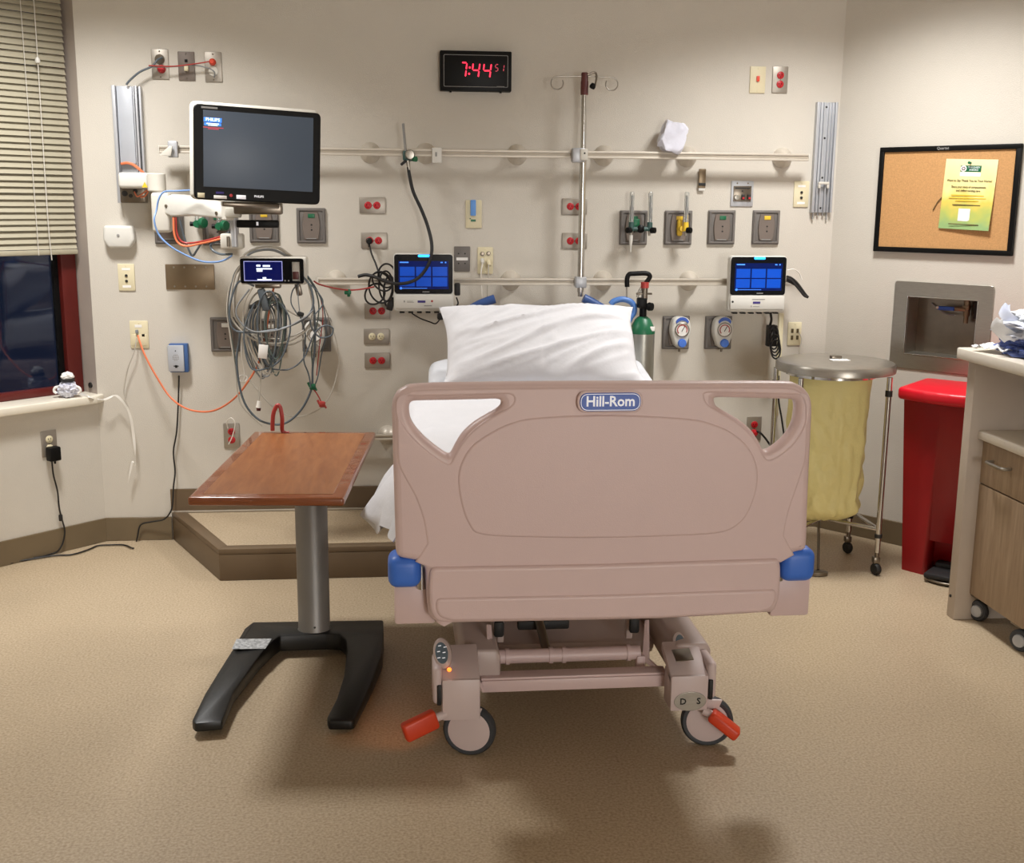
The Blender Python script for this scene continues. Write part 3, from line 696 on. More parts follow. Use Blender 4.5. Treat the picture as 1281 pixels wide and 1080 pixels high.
# green fittings behind the monitor arm
for px, py, lb in ((249, 280, 'green oxygen fitting with a black knob below the arm, left one of two'), (276, 283, 'green oxygen fitting beside the monitor post, right one of two')):
    t = wall_thing('oxygen_fitting', lb, 'fitting', px, py, None, 'B', 0.02)
    MB().cyl((0, 0, 0), (0, -0.06, 0), 0.020, 16, 0.016).obj('body', M['green'], t)
    MB().lathe([(0.022, 0), (0.024, 0.008), (0.020, 0.02), (0, 0.022)], (0.018, -0.05, 0.004), (0.8, -0.6, 0), 14).obj('knob', M['green'], t)
    MB().cyl((0.0, -0.05, 0.01), (0.0, -0.05, 0.06), 0.009, 12).obj('glass_tube', M['clear'], t)
    MB().cyl((-0.03, -0.05, 0), (0.02, -0.05, 0), 0.010, 12).obj('manifold', M['black'], t)

# ------------------------------------------------------------------ equipment rails
RZ = onY(605, 192, -0.085).z
def rail(label, x0, x1, z, supports, name='equipment_rail', h=0.032, off=0.085):
    t = thing(name, label, 'rail', ((x0+x1)/2, 0, z))
    xm = (x0+x1)/2; L = x1-x0
    k = MB().box((L, 0.010, h), (0, -off, 0), 0.002)
    k.box((L, 0.012, 0.010), (0, -off-0.004, h/2-0.005), 0.002).box((L, 0.012, 0.010), (0, -off-0.004, -h/2+0.005), 0.002)
    k.obj('rail_bar', M['rail'], t)
    MB().box((L-0.004, 0.002, 0.010), (0, -off-0.0055, 0)).obj('rail_groove', M['rail_slot'], t)
    for s in (-1, 1): MB().box((0.004, 0.018, h), (s*(L/2), -off-0.003, 0), 0.001).obj('end_cap', M['offwhite'], t)
    for x in supports:
        MB().lathe([(0.046, 0), (0.046, 0.006), (0.041, 0.022), (0.022, 0.044), (0.014, off-0.004)], (x-xm, 0, 0.0), (0, -1, 0), 22).obj('standoff', M['rail'], t)
    return t
ux = [onY(p, 192, -0.04).x for p in (463, 533, 648, 757, 862, 982)]
rail('long pale equipment rail on the head wall at the upper level', onY(199, 185, -0.085).x, onY(1011, 199, -0.085).x, RZ, ux)
LZ = onY(640, 352.5, -0.085).z
lx = [onY(p, 352, -0.04).x for p in (640, 756, 864, 420)]
rail('pale equipment rail on the head wall at the lower level behind the tablets', onY(398, 352, -0.085).x, onY(992, 354, -0.085).x, LZ, lx)
x0 = onY(430, 547, -0.05).x; x1 = onY(640, 547, -0.05).x
rail('short pale equipment rail low on the wall beside the bed', x0, x1, onY(480, 547, -0.05).z, [x0+0.2, x1-0.1], h=0.028, off=0.05)

# clamps on the upper rail
def clamp(label, px, py, w, h, m='channel'):
    p = onY(px, py, -0.1); t = thing('rail_clamp', label, 'clamp', (p.x, -0.1, p.z))
    MB().box((w, 0.03, h), (0, -0.006, 0), 0.004).obj('block', M[m], t)
    return t
t = clamp('grey rail clamp with a lever at the left end of the upper rail', 217, 187, 0.04, 0.068)
MB().prism([(-0.055, -0.03, -0.028), (-0.005, -0.03, -0.028), (0.004, -0.03, 0.012), (-0.010, -0.03, 0.012)], (0, -0.012, 0), 0.002).obj('lever', M['offwhite'], t)
t = clamp('white rail clamp beside the green fitting on the upper rail', 546.5, 194.5, 0.042, 0.066, 'white')
MB().box((0.008, 0.004, 0.018), (-0.004, -0.022, 0.004), 0.001).obj('latch', M['ink_grey'], t)

# infusion pole
p = onY(729.5, 193, -0.115); PX = p.x
zt = onY(733, 92, -0.115).z; zb = onY(725.5, 371, -0.115).z
t = thing('infusion_pole', 'steel infusion pole with two curled hooks clamped to the equipment rails', 'pole', (PX, -0.115, zb))
MB().lathe([(0.0125, 0), (0.0125, zt-zb-0.05), (0, zt-zb-0.05)], (0, 0, 0), seg=18).obj('pole', M['chrome'], t)
MB().cyl((0, 0, RZ-zb+0.0-0.02), (0, 0, zb-zb+0.02), 0.0155, 16).obj('lower_pole', M['chrome'], t)
MB().lathe([(0.015, -0.09), (0.017, -0.088), (0.017, -0.035), (0.015, -0.03), (0.015, 0.0), (0.012, 0.004), (0, 0.004)], (0, 0, zt-zb), seg=16).obj('collar', M['maroon'], t)
for s in (-1, 1):
    hk = [(0, 0, zt-zb-0.012), (s*0.05, 0, zt-zb-0.012), (s*0.115, 0, zt-zb-0.014)]
    for k in range(0, 11):
        a = math.radians(80-k*29); hk.append((s*(0.120+0.027*math.cos(a)), 0, zt-zb-0.042+0.027*math.sin(a)))
    MB().tube(hk, 0.0028, 8, 3).obj('hook', M['steel'], t)
MB().tube([(0.01, -0.012, zt-zb-0.008), (0.04, -0.016, zt-zb+0.004), (0.05, -0.016, zt-zb-0.014), (0.044, -0.016, zt-zb-0.052)], 0.0045, 8).obj('front_hook', M['steel_dark'], t)
MB().lathe([(0.012, 0), (0.014, 0.008), (0.010, 0.02), (0, 0.022)], (0.03, -0.016, zt-zb-0.062), (0.3, -0.4, 0.8), 12).obj('thumb_screw', M['black'], t)
MB().box((0.056, 0.05, 0.062), (-0.022, 0.004, RZ-zb-0.004), 0.006).obj('upper_clamp', M['channel'], t)
MB().box((0.034, 0.05, 0.05), (0.0, -0.004, RZ-zb-0.002), 0.006).obj('clamp_jaw', M['offwhite'], t)
MB().box((0.05, 0.05, 0.05), (0.0, 0.006, LZ-zb), 0.006).obj('lower_clamp', M['channel'], t)
MB().lathe([(0.004, 0), (0, 0.002)], (0.002, -0.03, RZ-zb+0.004), (0, -1, 0), 10).obj('screw', M['ink_black'], t)

# rail mounted flowmeter with its black hose
p = onY(511, 195, -0.12)
t = thing('rail_flowmeter', 'green flowmeter with a thin upright tube clamped to the upper rail', 'flowmeter', (p.x, -0.12, p.z))
MB().box((0.05, 0.03, 0.045), (0, 0.006, 0), 0.008).obj('clamp_body', M['teal'], t)
MB().lathe([(0.02, 0), (0.022, 0.006), (0.018, 0.018), (0, 0.02)], (0.006, -0.012, 0.004), (0, -1, 0), 16).obj('valve', M['steel'], t)
MB().lathe([(0.011, 0), (0.012, 0.014), (0, 0.016)], (0.022, -0.012, -0.014), (0.7, -0.7, 0), 12).obj('knob', M['green'], t)
MB().cyl((-0.012, 0, 0.02), (-0.022, 0, 0.135), 0.0055, 10).obj('glass_tube', M['ink_grey'], t)
MB().cyl((-0.004, -0.005, -0.02), (0.002, -0.005, -0.06), 0.009, 12, 0.007).obj('outlet_nipple', M['steel'], t)
MB().box((0.03, 0.008, 0.012), (-0.022, -0.015, -0.03), 0.003, Matrix.Rotation(-0.7, 4, 'Y')).obj('lever', M['ink_black'], t)
cord('thick black hose hanging from the green flowmeter and looping across the left tablet', [W(511, 209, 0.125), W(512, 218, 0.125), W(517, 240, 0.13), W(527, 262, 0.135), W(535, 283, 0.15), W(540, 305, 0.18), W(539, 322, 0.2), W(532, 338, 0.2), W(520, 350, 0.2), W(503, 355, 0.2), W(485, 353, 0.19), W(470, 347, 0.18), W(458, 344, 0.16), W(448, 346, 0.15)], 0.0075, 'blackmatte', 'hose', 'hose', 10)

# crumpled white bag on the upper rail
def crumple(name, label, cat, c, size, m, seed=1, sub=4, amp=0.35, rot=0.0, fr=1.6, group=None):
    bm = bmesh.new(); bmesh.ops.create_icosphere(bm, subdivisions=sub, radius=1.0)
    for v in bm.verts:
        n = v.co.normalized()
        q = Vector((max(-0.8, min(0.8, n.x*1.15)), max(-0.8, min(0.8, n.y*1.15)), max(-0.8, min(0.8, n.z*1.15))))
        d = noise.turbulence_vector(n*fr + Vector((seed, seed*2.3, 0)), 3, False)
        q += Vector(d)*amp*0.5 + n*amp*(abs(noise.noise(n*fr*2.2+Vector((0, seed, seed))))-0.25)
        v.co = Vector((q.x*size[0]/2, q.y*size[1]/2, q.z*size[2]/2))
    bmesh.ops.rotate(bm, cent=(0, 0, 0), matrix=Matrix.Rotation(rot, 3, 'Y'), verts=bm.verts)
    mb = MB(); mb._merge(bm, Matrix.Translation(Vector(c)))
    return tag(mb.obj(name, m, None, True, 25), label, cat, group)
M['bagwhite'] = mat('crumpled_white_bag', '#d3d4e0', 0.36, var=0.05, scale=9, bump=0.5, bscale=40)
p = onY(842, 174, -0.10)
crumple('crumpled_bag', 'crumpled white plastic bag lying on the upper rail', 'bag', (p.x, -0.085, RZ+0.016+0.066), (0.135, 0.10, 0.15), M['bagwhite'], 11, 4, 0.22, 0.35, 1.05)

# ------------------------------------------------------------------ clock
p = onY(595, 89.5, -0.03)
t = thing('digital_clock', 'black digital wall clock with red digits above the bed', 'clock', (p.x, 0, p.z), 0)
cw, ch = 0.312, 0.168
MB().box((cw, 0.05, ch), (0, -0.025, 0), 0.004).obj('case', M['black'], t)
ln = curve_mesh([rrect(cw*0.9, ch*0.80, 0.006), rrect(cw*0.885, ch*0.775, 0.005)], 0.001); ln.transform(Matrix.Translation((0, -0.0507, 0)))
MB().mesh(ln).obj('bezel_line', M['ink_grey'], t)
SEG = {'7': 'abc', '4': 'bcfg', '5': 'acdfg', '1': 'bc'}
def digit(mb, ch_, x, z, w, h, s=0.12, th=0.006):
    A = {'a': ((0, h), (w, h)), 'b': ((w, h), (w, h/2)), 'c': ((w, h/2), (w, 0)), 'd': ((0, 0), (w, 0)), 'e': ((0, 0), (0, h/2)), 'f': ((0, h/2), (0, h)), 'g': ((0, h/2), (w, h/2))}
    for k in SEG[ch_]:
        (xa, za), (xb, zb_) = A[k]
        P = [Vector((x+xa+za*s, -0.0505, z+za)), Vector((x+xb+zb_*s, -0.0505, z+zb_))]
        d = (P[1]-P[0]).normalized(); n = Vector((-d.z, 0, d.x))*th/2; g = d*th*0.35
        a, b = P[0]+g, P[1]-g
        mb.prism([a, a+g*1.2+n, b-g*1.2+n, b, b-g*1.2-n, a+g*1.2-n], (0, -0.0012, 0))
k = MB(); digit(k, '7', -0.070, -0.026, 0.024, 0.060); digit(k, '4', -0.019, -0.027, 0.029, 0.060); digit(k, '4', 0.029, -0.028, 0.031, 0.060)
for z in (0.014, -0.012): k.lathe([(0.0045, 0), (0, 0.001)], (-0.0285+z*0.1, -0.0505, z), (0, -1, 0), 10)
k.obj('hour_digits', M['led_red'], t)
k = MB(); digit(k, '5', 0.083, 0.001, 0.012, 0.028, th=0.0035); digit(k, '1', 0.107, 0.0, 0.013, 0.028, th=0.0035)
k.obj('second_digits', M['led_dim'], t)
MB().box((0.034, 0.001, 0.005), (0.108, -0.0507, -ch*0.385)).obj('maker_mark', M['ink_grey'], t)
for x in (-0.11, 0.11): MB().cyl((x, -0.03, -ch/2), (x, -0.03, -ch/2-0.006), 0.005, 10).obj('foot', M['black'], t)

# ------------------------------------------------------------------ wall channels
def channel(label, pt, pb, w, extra):
    a = onY(*pt, -0.02); b = onY(*pb, -0.02)
    h = a.z-b.z; t = thing('wall_channel', label, 'wall channel', ((a.x+b.x)/2, 0, b.z))
    return t, h, a, b
t, hR, a, b = channel('right hand aluminium wall channel with a sliding bracket, bare', (1033, 128), (1029, 266), 0.095, 0)
wC = 0.094
pr = MB().box((wC, 0.012, hR), (0, -0.006, hR/2), 0.001)
for x, ww, d in ((-0.043, 0.010, 0.03), (0.043, 0.010, 0.03), (-0.027, 0.004, 0.024), (0.027, 0.004, 0.024), (-0.012, 0.005, 0.026), (0.012, 0.005, 0.026)): pr.box((ww, d, hR), (x, -d/2, hR/2), 0.001)
pr.obj('extrusion', M['channel'], t)
sc_ = MB()
for z in (0.02, hR*0.32, hR*0.68, hR-0.02): sc_.lathe([(0.005, 0), (0.004, 0.002), (0, 0.002)], (0, -0.012, z), (0, -1, 0), 10)
sc_.obj('screw', M['ink_black'], t)
br = MB().box((0.05, 0.014, 0.012), (0.0, -0.034, hR*0.27), 0.003).box((0.012, 0.012, 0.028), (-0.02, -0.033, hR*0.25), 0.003).box((0.012, 0.012, 0.028), (0.02, -0.033, hR*0.25), 0.003)
br.obj('slide_bracket', M['offwhite'], t)
bb = MB()
for x, l in ((-0.035, 0.03), (-0.012, 0.014), (0.012, 0.014), (0.03, 0.03)): bb.cyl((x, -0.012, 0), (x, -0.012, -l), 0.004, 8)
bb.obj('cable_end', M['ink_grey'], t)
t, hL, a, b = channel('left hand aluminium wall channel with white cover carrying the monitor arm', (159, 108), (166, 254), 0.11, 0)
cL = MB().box((0.115, 0.010, hL), (0, -0.005, hL/2), 0.001)
for x, ww, d in ((-0.05, 0.014, 0.055), (0.042, 0.008, 0.05), (0.055, 0.008, 0.035), (0.03, 0.005, 0.04)): cL.box((ww, d, hL), (x, -d/2, hL/2), 0.001)
cL.obj('extrusion', M['channel'], t)
MB().box((0.066, 0.022, hL*0.66), (-0.008, -0.024, hL*0.67), 0.003).obj('cover_strip', M['intercom'], t)
MB().box((0.105, 0.06, hL*0.17), (0.012, -0.05, hL*0.085), 0.006).obj('lower_block', M['steel_dark'], t)
k = MB()
for x, z, r in ((-0.02, 0.04, 0.012), (0.025, 0.05, 0.010), (0.005, 0.03, 0.008)): k.lathe([(r, 0), (r, 0.004), (0, 0.005)], (x, -0.08, z), (0, -1, 0), 12)
k.obj('bolt', M['ink_black'], t)
chL = t

# ------------------------------------------------------------------ monitor arm, monitor, measurement module
YA = -0.35
def A3(x, y, Y): return onY(x, y, Y)
p0 = onY(178, 230, -0.12)
arm = thing('monitor_arm', 'white jointed monitor arm reaching out from the left wall channel', 'monitor arm', (p0.x, 0, p0.z-0.2))
def wpart(mb, name, m, root, angle=40): return mb.obj(name, M[m], root, True, angle)
q = onY(170, 226, -0.10); k = MB().box((0.125, 0.11, 0.066), (q.x, -0.10, q.z), 0.014, None, 3); wpart(k, 'carriage', 'white', arm)
q = onY(196, 229, -0.16); k = MB().cyl((q.x, -0.16, q.z-0.035), (q.x, -0.16, q.z+0.04), 0.038, 24, bev=0.004); wpart(k, 'pivot', 'offwhite', arm)
tri = onY(181, 231, -0.157); k = MB().prism([(tri.x-0.012, -0.1555, tri.z-0.012), (tri.x+0.012, -0.1555, tri.z-0.012), (tri.x, -0.1555, tri.z+0.012)], (0, -0.001, 0)); wpart(k, 'warning_sticker', 'yellow', arm)
q0 = onY(203, 250, -0.22); q1 = onY(205, 282, -0.22)
k = MB().box((0.075, 0.07, abs(q0.z-q1.z)+0.06), (q0.x-0.008, -0.2, (q0.z+q1.z)/2), 0.014, None, 3); wpart(k, 'knuckle', 'offwhite', arm)
e0 = onY(216, 262, -0.27); e1 = onY(276, 268, -0.48)
d = (e1-e0); side = Vector((-d.y, d.x, 0)).normalized()
def P2(px, py):
    f = (px-216)/(276-216); return onY(px, py, -0.27-0.21*f)
ol = [P2(205, 246), P2(214, 243), P2(240, 247), P2(268, 254), P2(281, 260), P2(283, 268), P2(280, 274), P2(262, 272), P2(236, 270), P2(214, 271), P2(205, 267)]
k = MB().prism(ol, -side*0.07 if side.y < 0 else side*0.07, 0.008, 3); wpart(k, 'swing_arm', 'white', arm)
sd_ = side if side.y < 0 else -side
for px, py in ((208, 258), (271, 267)):
    c = P2(px, py); k = MB().lathe([(0.008, 0), (0.007, 0.004), (0, 0.004)], c, sd_, 12); wpart(k, 'bolt', 'steel_dark', arm)
q = onY(286, 266, -0.5); k = MB().cyl((q.x, -0.5, q.z-0.03), (q.x, -0.5, q.z+0.045), 0.028, 20, bev=0.004).box((0.06, 0.06, 0.04), (q.x+0.02, -0.51, q.z+0.0), 0.008); wpart(k, 'tilt_head', 'offwhite', arm)
pa = onY(293, 272, -0.5); pb = onY(294, 372, -0.5)
k = MB().cyl((pa.x, -0.5, pa.z), (pa.x, -0.5, pb.z+0.20), 0.0165, 18, bev=0.003); wpart(k, 'down_post', 'channel', arm)
q = onY(291, 302, -0.5); k = MB().box((0.09, 0.06, 0.06), (q.x-0.003, -0.48, q.z), 0.008); wpart(k, 'post_clamp', 'offwhite', arm)
k = MB().cyl((q.x-0.016, -0.512, q.z-0.02), (q.x-0.016, -0.512, q.z+0.02), 0.006, 10); wpart(k, 'clamp_screw', 'steel_dark', arm)
q = onY(320, 262, -0.52); k = MB().box((0.19, 0.05, 0.05), (q.x+0.01, -0.52, q.z+0.005), 0.008); wpart(k, 'mount_tray', 'steel_dark', arm)
q0 = onY(296, 280, -0.57); q1 = onY(349, 280, -0.57)
k = MB().box((q1.x-q0.x, 0.03, 0.03), ((q0.x+q1.x)/2, -0.57, q0.z), 0.006); wpart(k, 'grip_bar', 'black', arm)
k = MB().box((0.008, 0.002, 0.014), ((q0.x+q1.x)/2, -0.586, q0.z+0.001), 0.0005); wpart(k, 'grip_mark', 'ink_white', arm)
q = onY(286, 249, -0.57); k = MB().lathe([(0.005, 0), (0, 0.003)], (q.x, -0.575, q.z), (0, -1, 0), 8).lathe([(0.004, 0), (0, 0.003)], (q.x+0.016, -0.575, q.z), (0, -1, 0), 8); wpart(k, 'status_light', 'glow_green', arm)

MYAW = math.radians(17)
p = onY(321.5, 194, -0.62)
mon = thing('patient_monitor', 'large dark patient monitor with a black bezel on the jointed arm', 'monitor', p, MYAW)
mw, mh = 0.495, 0.365
MR = Matrix.Rotation(math.radians(-1.6), 4, 'Y')
def mrot(me): me.transform(MR); return me
k = MB().box((mw, 0.045, mh), (0, 0.03, 0.004), 0.022, None, 3); o = k.obj('rear_shell', M['offwhite'], mon); o.data.transform(Matrix.Rotation(math.radians(2.2), 4, 'Y'))
rr = Matrix.Rotation(math.radians(2.2), 4, 'Y')
b = curve_mesh([rrect(mw-0.012, mh-0.014, 0.022)], 0.022, 0.005); b.transform(Matrix.Translation((0.004, 0, -0.002))); b.transform(rr)
MB().mesh(b).obj('bezel', M['black'], mon)
s = MB().box((0.418, 0.002, 0.282), (0.006, -0.0118, 0.012), 0.0005); o = s.obj('screen', M['screen'], mon); o.data.transform(rr)
def mtext(name, txt, size, x, z, m, parent, align='CENTER', bold=0.0, y=-0.0133):
    me = text_mesh(txt, size, 0.0003, align, bold); me.transform(Matrix.Translation((x, y, z))); me.transform(rr)
    return MB().mesh(me).obj(name, M[m], parent, shade=False)
lo = MB().box((0.066, 0.0006, 0.016), (-0.168, -0.0132, 0.118)).box((0.062, 0.0006, 0.010), (-0.168, -0.0132, 0.102))
o2 = lo.obj('screen_logo_box', M['scr_blue'], o); o2.data.transform(rr)
mtext('lettering', 'PHILIPS', 0.0165, -0.168, 0.1185, 'scr_white', o, bold=0.0004, y=-0.0138)
k = MB().box((0.046, 0.0004, 0.004), (-0.168, -0.0137, 0.104)).box((0.036, 0.0004, 0.003), (-0.168, -0.0137, 0.098)); q_ = k.obj('caption_lines', M['scr_white'], o); q_.data.transform(rr); q_['kind'] = 'stuff'
k = MB().box((0.075, 0.0004, 0.003), (-0.166, -0.0127, 0.090)).box((0.04, 0.0004, 0.003), (-0.166, -0.0127, 0.085)); q_ = k.obj('caption_lines', M['led_dim'], o); q_.data.transform(rr); q_['kind'] = 'stuff'
mtext('lettering', 'PHILIPS', 0.0115, 0.006, -0.157, 'ink_white', mon, bold=0.0003, y=-0.0115)
for x, z, w_, h_, m in ((-0.212, -0.162, 0.026, 0.018, 'ivory'), (-0.141, -0.166, 0.048, 0.012, 'paper'), (-0.062, -0.162, 0.036, 0.015, 'ink_white'), (-0.142, -0.150, 0.03, 0.008, 'ink_purple')):
    s = MB().box((w_, 0.001, h_), (x, -0.0116, z), 0.0002).obj('sticker', M[m], mon); s.data.transform(rr)
s = MB().lathe([(0.006, 0), (0.005, 0.001), (0, 0.001)], (-0.1, -0.011, -0.158), (0, -1, 0), 14).obj('power_ring', M['red'], mon); s.data.transform(rr)
s = MB().box((0.06, 0.001, 0.007), (-0.18, -0.0116, 0.162)).obj('model_plate', M['ink_grey'], mon); s.data.transform(rr)
s = MB().box((0.22, 0.05, 0.02), (-0.02, 0.03, -mh/2-0.008), 0.006).obj('base_bracket', M['steel_dark'], mon); s.data.transform(rr)

p = onY(340, 339, -0.6)
mod = thing('measurement_module', 'small black module with a navy display under the monitor, cables plugged into it', 'medical module', p, 0)
MB().box((0.262, 0.09, 0.108), (0.006, 0.045, 0.0), 0.010).obj('housing', M['offwhite'], mod)
b = curve_mesh([rrect(0.246, 0.098, 0.010), rrect(0.03, 0.075, 0.002, 0.093, -0.002)], 0.012, 0.002); b.transform(Matrix.Translation((0.002, -0.006, 0)))
MB().mesh(b).obj('front_face', M['screen_black'], mod)
s = MB().box((0.150, 0.001, 0.078), (-0.032, -0.0123, 0)).obj('display', M['navy'], mod)
fr = curve_mesh([rrect(0.150, 0.078, 0.002), rrect(0.144, 0.072, 0.002)], 0.0006); fr.transform(Matrix.Translation((-0.032, -0.0131, 0)))
MB().mesh(fr).obj('display_frame', M['scr_lav'], s)
k = MB().box((0.016, 0.0005, 0.007), (-0.05, -0.0131, 0.021)).box((0.028, 0.0005, 0.007), (-0.019, -0.0131, 0.020)).box((0.06, 0.0005, 0.005), (-0.028, -0.0131, 0.009)).box((0.022, 0.0005, 0.011), (-0.046, -0.0131, 0.003)).box((0.055, 0.0005, 0.005), (-0.028, -0.0131, -0.034)).box((0.014, 0.0005, 0.006), (-0.028, -0.0131, -0.027))
k.obj('display_text', M['scr_white'], s)
k = MB()
k.box((0.024, 0.03, 0.030), (0.093, 0.012, -0.018), 0.002)
k.obj('cable_socket', M['maroon'], mod)
MB().box((0.012, 0.01, 0.03), (0.086, 0.002, 0.018), 0.002, Matrix.Rotation(0.2, 4, 'Y')).obj('cable_plug', M['offwhite'], mod)
k = MB()
for x in (0.052, 0.066): k.lathe([(0.003, 0), (0, 0.001)], (x, -0.012, -0.038), (0, -1, 0), 8)
k.obj('button', M['ink_grey'], mod)
MB().box((0.1, 0.05, 0.02), (-0.02, 0.045, -0.06), 0.004).obj('mount_plate', M['steel_dark'], mod)
MB().box((0.022, 0.03, 0.05), (0.1, 0.03, -0.075), 0.004, Matrix.Rotation(-0.2, 4, 'Y')).obj('release_lever', M['steel_dark'], mod)

# ------------------------------------------------------------------ cables of the monitor
def C(pts, Y):
    """pixel polyline -> points on the plane y = Y (third value = own depth)"""
    return [onY(p[0], p[1], p[2] if len(p) > 2 else Y) for p in pts]
bun = thing('cable_bundle', 'tangled coil of grey monitoring cables hanging below the small module', 'cables', onY(335, 480, -0.56))
def bcab(pts, Y, r, m, name='cable'): return MB().tube(C(pts, Y), r*0.74, 7, 6).obj(name, M[m], bun, True)
# coiled hank in the middle
for i in range(22):
    cx = 334+R.uniform(-8, 12); top = 372+R.uniform(-8, 10); bot = 462+R.uniform(-18, 12); w = R.uniform(14, 30); Y = -0.56+R.uniform(-0.045, 0.045)
    pts = []
    for k in range(15):
        a = 2*PI*k/13+0.3
        pts.append((cx+w*math.sin(a)*(0.75+0.25*math.cos(a+0.4)), (top+bot)/2-(bot-top)/2*math.cos(a)))
    bcab(pts, Y, R.uniform(0.0033, 0.0050), R.choice(['cord_grey', 'cord_slate', 'cord_grey', 'cord_light', 'cord_light', 'cord_slate', 'cord_green']))
# wide loops
for pts, Y, r, m in [
    ([(318, 358), (300, 352), (290, 372), (287, 395), (292, 412), (308, 416), (335, 414), (362, 408), (384, 396), (392, 380), (388, 358), (378, 345)], -0.60, 0.0058, 'cord_slate'),
    ([(310, 326), (296, 340), (289, 370), (288, 392), (298, 410), (318, 425), (345, 430), (368, 424), (385, 410), (391, 385), (385, 350)], -0.59, 0.0055, 'cord_light'),
    ([(303, 330), (293, 345), (287, 380), (291, 402), (300, 416), (296, 450), (300, 485), (308, 508), (322, 524), (336, 530), (352, 531), (366, 524), (380, 508), (390, 485), (391, 462), (394, 430), (393, 390), (386, 355)], -0.585, 0.0062, 'cord_slate'),
    ([(307, 328), (290, 352), (284, 385), (288, 420), (294, 460), (298, 495), (306, 512), (328, 533)], -0.55, 0.0042, 'cord_light'),
    ([(303, 334), (293, 365), (294, 396), (304, 412), (302, 440), (306, 468), (304, 478)], -0.57, 0.0048, 'cord_white'),
    ([(312, 362), (296, 385), (300, 402), (318, 415), (352, 412), (380, 398), (392, 388)], -0.61, 0.0048, 'cord_grey'),
    ([(352, 380), (362, 398), (362, 420), (352, 448), (336, 460), (316, 462), (307, 440), (306, 410), (318, 380)], -0.61, 0.0048, 'cord_slate'),
    ([(340, 462), (362, 462), (380, 448), (392, 420), (404, 408), (416, 410), (414, 420), (400, 422), (390, 410), (388, 400)], -0.6, 0.0045, 'cord_slate'),
    ([(350, 382), (372, 395), (392, 400), (384, 420), (362, 432), (332, 430), (314, 418)], -0.58, 0.0045, 'cord_light'),
    ([(380, 350), (367, 362), (364, 378), (370, 390), (376, 397)], -0.6, 0.0035, 'cord_slate'),
    ([(373, 350), (373, 372), (375, 392)], -0.6, 0.0030, 'cord_grey'),
    ([(376, 397), (382, 420), (380, 450), (386, 468), (389, 485)], -0.59, 0.0042, 'cord_slate'),
    ([(385, 345), (396, 362), (405, 385), (408, 415), (402, 445), (398, 470), (394, 482)], -0.58, 0.0035, 'cord_slate'),
    ([(388, 348), (402, 375), (416, 410), (424, 445), (420, 475), (413, 495), (404, 507), (396, 514), (378, 521), (360, 520), (340, 508), (322, 488), (312, 475)], -0.57, 0.0035, 'cord_light'),
    ([(384, 352), (398, 366), (404, 380), (392, 396)], -0.6, 0.0035, 'cord_slate'),
    ([(300, 335), (291, 352), (286, 378), (286, 398), (290, 425), (298, 470), (304, 500), (316, 520)], -0.545, 0.0042, 'cord_green'),
    ([(306, 330), (298, 350), (294, 380), (301, 408), (322, 420), (350, 424), (376, 416), (396, 398)], -0.575, 0.0045, 'cord_light'),
    ([(384, 346), (394, 362), (399, 384), (396, 410), (390, 436), (391, 462), (390, 482)], -0.575, 0.004, 'cord_green'),
    ([(388, 350), (400, 370), (404, 396), (400, 430), (396, 470)], -0.565, 0.003, 'cord_red'),
    ([(316, 360), (307, 376), (304, 400), (310, 430), (322, 455), (338, 468), (352, 462)], -0.6, 0.0042, 'cord_light'),
    ([(302, 326), (306, 318), (318, 311), (333, 308), (350, 311), (363, 320), (372, 326)], -0.52, 0.0085, 'cord_light'),
    ([(304, 330), (312, 318), (326, 313), (342, 313), (356, 319), (366, 327)], -0.5, 0.0075, 'cord_grey'),
]: bcab(pts, Y, r, m)
k = MB(); 
for px, py, a in ((376, 393, 0.3), (316, 384, 0.0)):
    q = onY(px, py, -0.6); k.box((0.026, 0.022, 0.016), q, 0.004, Matrix.Rotation(a, 4, 'Y'))
k.obj('cable_tie', M['ink_black'], bun, True)
q = onY(329, 440, -0.62); k = MB().box((0.036, 0.004, 0.055), q, 0.001, Matrix.Rotation(0.12, 4, 'Y')); k.obj('paper_tag', M['paper'], bun, True)
q = onY(330, 375, -0.59); k = MB().box((0.03, 0.03, 0.09), q, 0.008, Matrix.Rotation(-0.25, 4, 'Y')); k.obj('trunk_connector', M['cord_slate'], bun, True)
q0 = onY(327, 462, -0.6); q1 = onY(324, 502, -0.6); MB().tube([q0, (q0+q1)/2, q1], 0.0035, 8).obj('probe_lead', M['cord_light'], bun, True)
q2 = onY(323.5, 510, -0.6); MB().cyl(q1, q2, 0.007, 12, 0.011).obj('probe_plug', M['cord_white'], bun, True)
q3 = onY(323.5, 514, -0.6); MB().cyl(q2, q3, 0.010, 12, 0.008).obj('probe_tip', M['maroon'], bun, True)
ring = []
for a in range(13): ring.append((304+5.5*math.cos(2*PI*a/12), 473.5+4*math.sin(2*PI*a/12)))
MB().tube(C(ring, -0.57), 0.003, 7).obj('clip_ring', M['cord_white'], bun, True)
for px, py, m in ((391, 484, 'green'), (403, 506, 'cord_red')):
    q = onY(px, py, -0.585); k = MB().box((0.026, 0.014, 0.026), q, 0.006).cyl(q+V(-0.01, 0, 0), q+V(-0.018, 0, 0.018), 0.005, 10).cyl(q+V(0.008, 0, 0), q+V(0.016, 0, -0.016), 0.004, 8); k.obj('electrode_clip', M[m], bun, True)
MB().tube(C([(389, 484), (396, 492), (403, 505)], -0.585), 0.0028, 7).obj('cable', M['cord_red'], bun, True)

